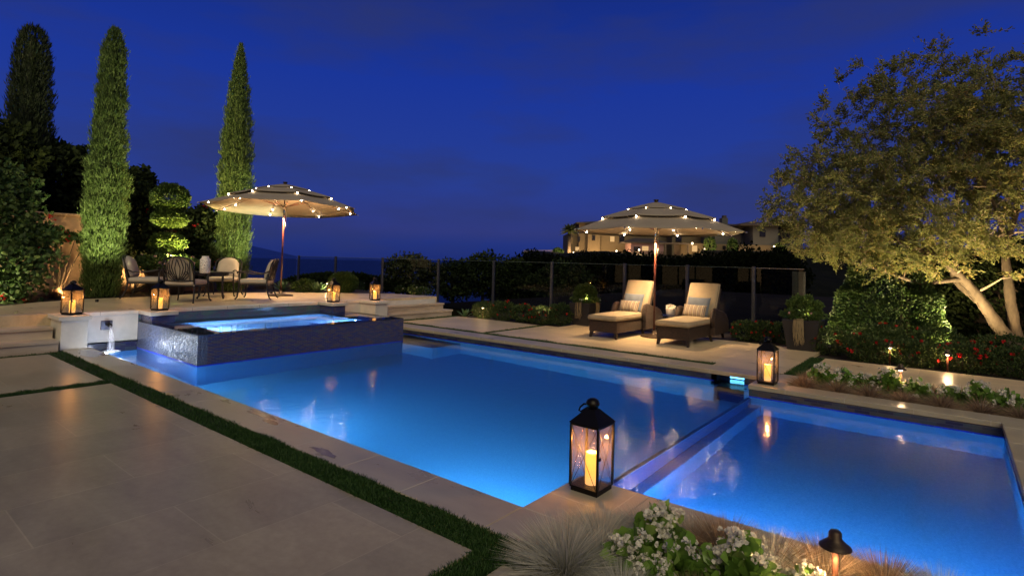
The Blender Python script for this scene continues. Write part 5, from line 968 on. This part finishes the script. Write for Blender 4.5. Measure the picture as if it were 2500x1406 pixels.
# palm
pc = at(1389, 563, 110); pb = at(1389, 625, 110); pm = thing('palm_tree', 'uplit palm tree at the left end of the mansion', 'palm tree', (pb.x, pb.y, pb.z-1)); H_ = pc.z-pb.z+1
MB().tube([(0, 0, 0), (0, 0, H_*.5), (0, 0, H_)], [.42, .34, .36], 10).build('trunk', BARK, pm, smooth=True); b = MB()
for k in range(34):
    a = k*2.4; el = R(75-85*(k/34)); L_ = 2.2; d = Vector((math.cos(a)*math.cos(el), math.sin(a)*math.cos(el), math.sin(el))); sd = Vector((-math.sin(a), math.cos(a), 0)); P = []
    for f, ww in ((0, .05), (.3, .32), (.7, .30), (1, .03)): c = Vector((0, 0, H_))+d*L_*f-Vector((0, 0, .7))*f*f; P += [c+sd*ww-Vector((0, 0, ww*.5)), c, c-sd*ww-Vector((0, 0, ww*.5))]
    b.add(P, [(i*3+j, i*3+j+1, (i+1)*3+j+1, (i+1)*3+j) for i in range(3) for j in range(2)])
b.build('crown', leafmat('palm_green', [(.2, (.04, .06, .02)), (.8, (.12, .14, .05))]), pm); lamp('POINT', pb-FWv*1.6+RTv*.3+Vector((0, 0, .4)), 900, (1, .6, .3), pm, .2)
for i, (x, yt, w) in enumerate(((1733, 578, .9), (1788, 583, .8), (1902, 596, .9), (1362, 607, .9))):
    c = at(x, 616, 100 if i < 3 else 108); top = at(x, yt, 100 if i < 3 else 108); h = top.z-c.z
    shrub('mansion_shrub', ['lit conical shrub against the tan mansion wall', 'slim lit shrub in front of the grey mansion wing', 'lit shrub at the right end of the mansion', 'lit bush beside the palm tree'][i], 'shrub', (c.x, c.y, c.z-.6), (w, w, h/2+.3), 900, .35, .2, VINE, None, 'lit shrubs around the mansion')
    lamp('POINT', c-FWv*1.6+Vector((0, 0, .3)), 40, (1, .75, .4), bpy.data.objects[-1] if 0 else None, .2, name='shrub_light')
# ================================================================ GARDEN LIGHTS
xy = pt(252, 712, X=-13.0).xy; spotup('uplight at the foot of the brightly lit cypress', xy[0]+1.5, xy[1]-.5, .42, (xy[0], xy[1], 2.8), 70, (.95, .9, .5), 64)
xy = pt(563, 700, X=-14.0).xy; spotup('uplight at the foot of the slender cypress', xy[0]+1.8, xy[1]+.1, .42, (xy[0], xy[1], 2.8), 70, (.95, .9, .5), 64)
spotup('small uplight aimed at the topiary from its left', TX+.75, TY-.05, 1.0, (TX, TY, 2.0), 95, (1, .75, .30), 110); spotup('bright uplight right of the topiary', *pt(459, 614, X=-13.4).xy, 1.38, (TX-.1, TY, 1.75), 30, (1, .75, .35), 110)
spotup('uplight on the wall behind the left lantern', *pt(155, 700, X=-13.3).xy, .42, (*pt(120, 640, X=-14.5).xy, 1.4), 30, (1, .62, .25), 110)
spotup('added uplight brightening the left vine from its foot', -11.75, 1.5, .44, (-12.8, 1.7, 1.4), 20, (1, .85, .5), 150); spotup('uplight on the wall between the cypresses', -13.9, 4.4, .42, (-14.5, 4.5, 1.6), 24, (1, .62, .25), 120); spotup('uplight beside the agave', -12.1, 8.0, .42, (-12.35, 7.9, .8), 2.0, (1, .85, .4), 120)  # the left vine uplight is added to lift its dark leaves
spotup('uplight under the big tree at its left', .1, 11.15, -.04, (-.1, 12.3, 3), 110, (1, .72, .36), 130); spotup('uplight behind the big tree trunk', 1.1, 11.6, -.04, (.9, 12.4, 3), 22, (1, .62, .28), 120); spotup('added uplight brightening the crown below the spreading left limbs', -2.0, 10.75, -.04, (-1.2, 11.0, 3), 34, (1, .74, .38), 150); spotup('uplight at the foot of the tall hedge', -1.2, 10.95, -.04, (-1.1, 11.8, 1.2), 2, (1, .85, .45), 140)  # the lamp below the left limbs is added to brighten the crown
spotup('uplight inside the left planter', -6.0, 10.1, .5, (-6.15, 10.3, .8), 6, (1, .8, .4), 140); spotup('uplight inside the right planter', -1.82, 9.88, .51, (-1.92, 10.1, .85), 6, (1, .8, .4), 140)
spotup('uplight in the far bed by the red flowers', -6.95, 9.75, .1, (-6.95, 10.0, .4), 1.6, (1, .7, .35), 130); spotup('uplight by the pale leaved shrub in the right bed', -1.5, 9.8, .1, (-1.55, 10.1, .5), 1.6, (1, .75, .4), 130)
spotup('bright small light in the grass beyond the fence', *at(993, 705, 16).xy, -.15, (*at(993, 705, 16.5).xy, 1.5), 9, WARM, 120)
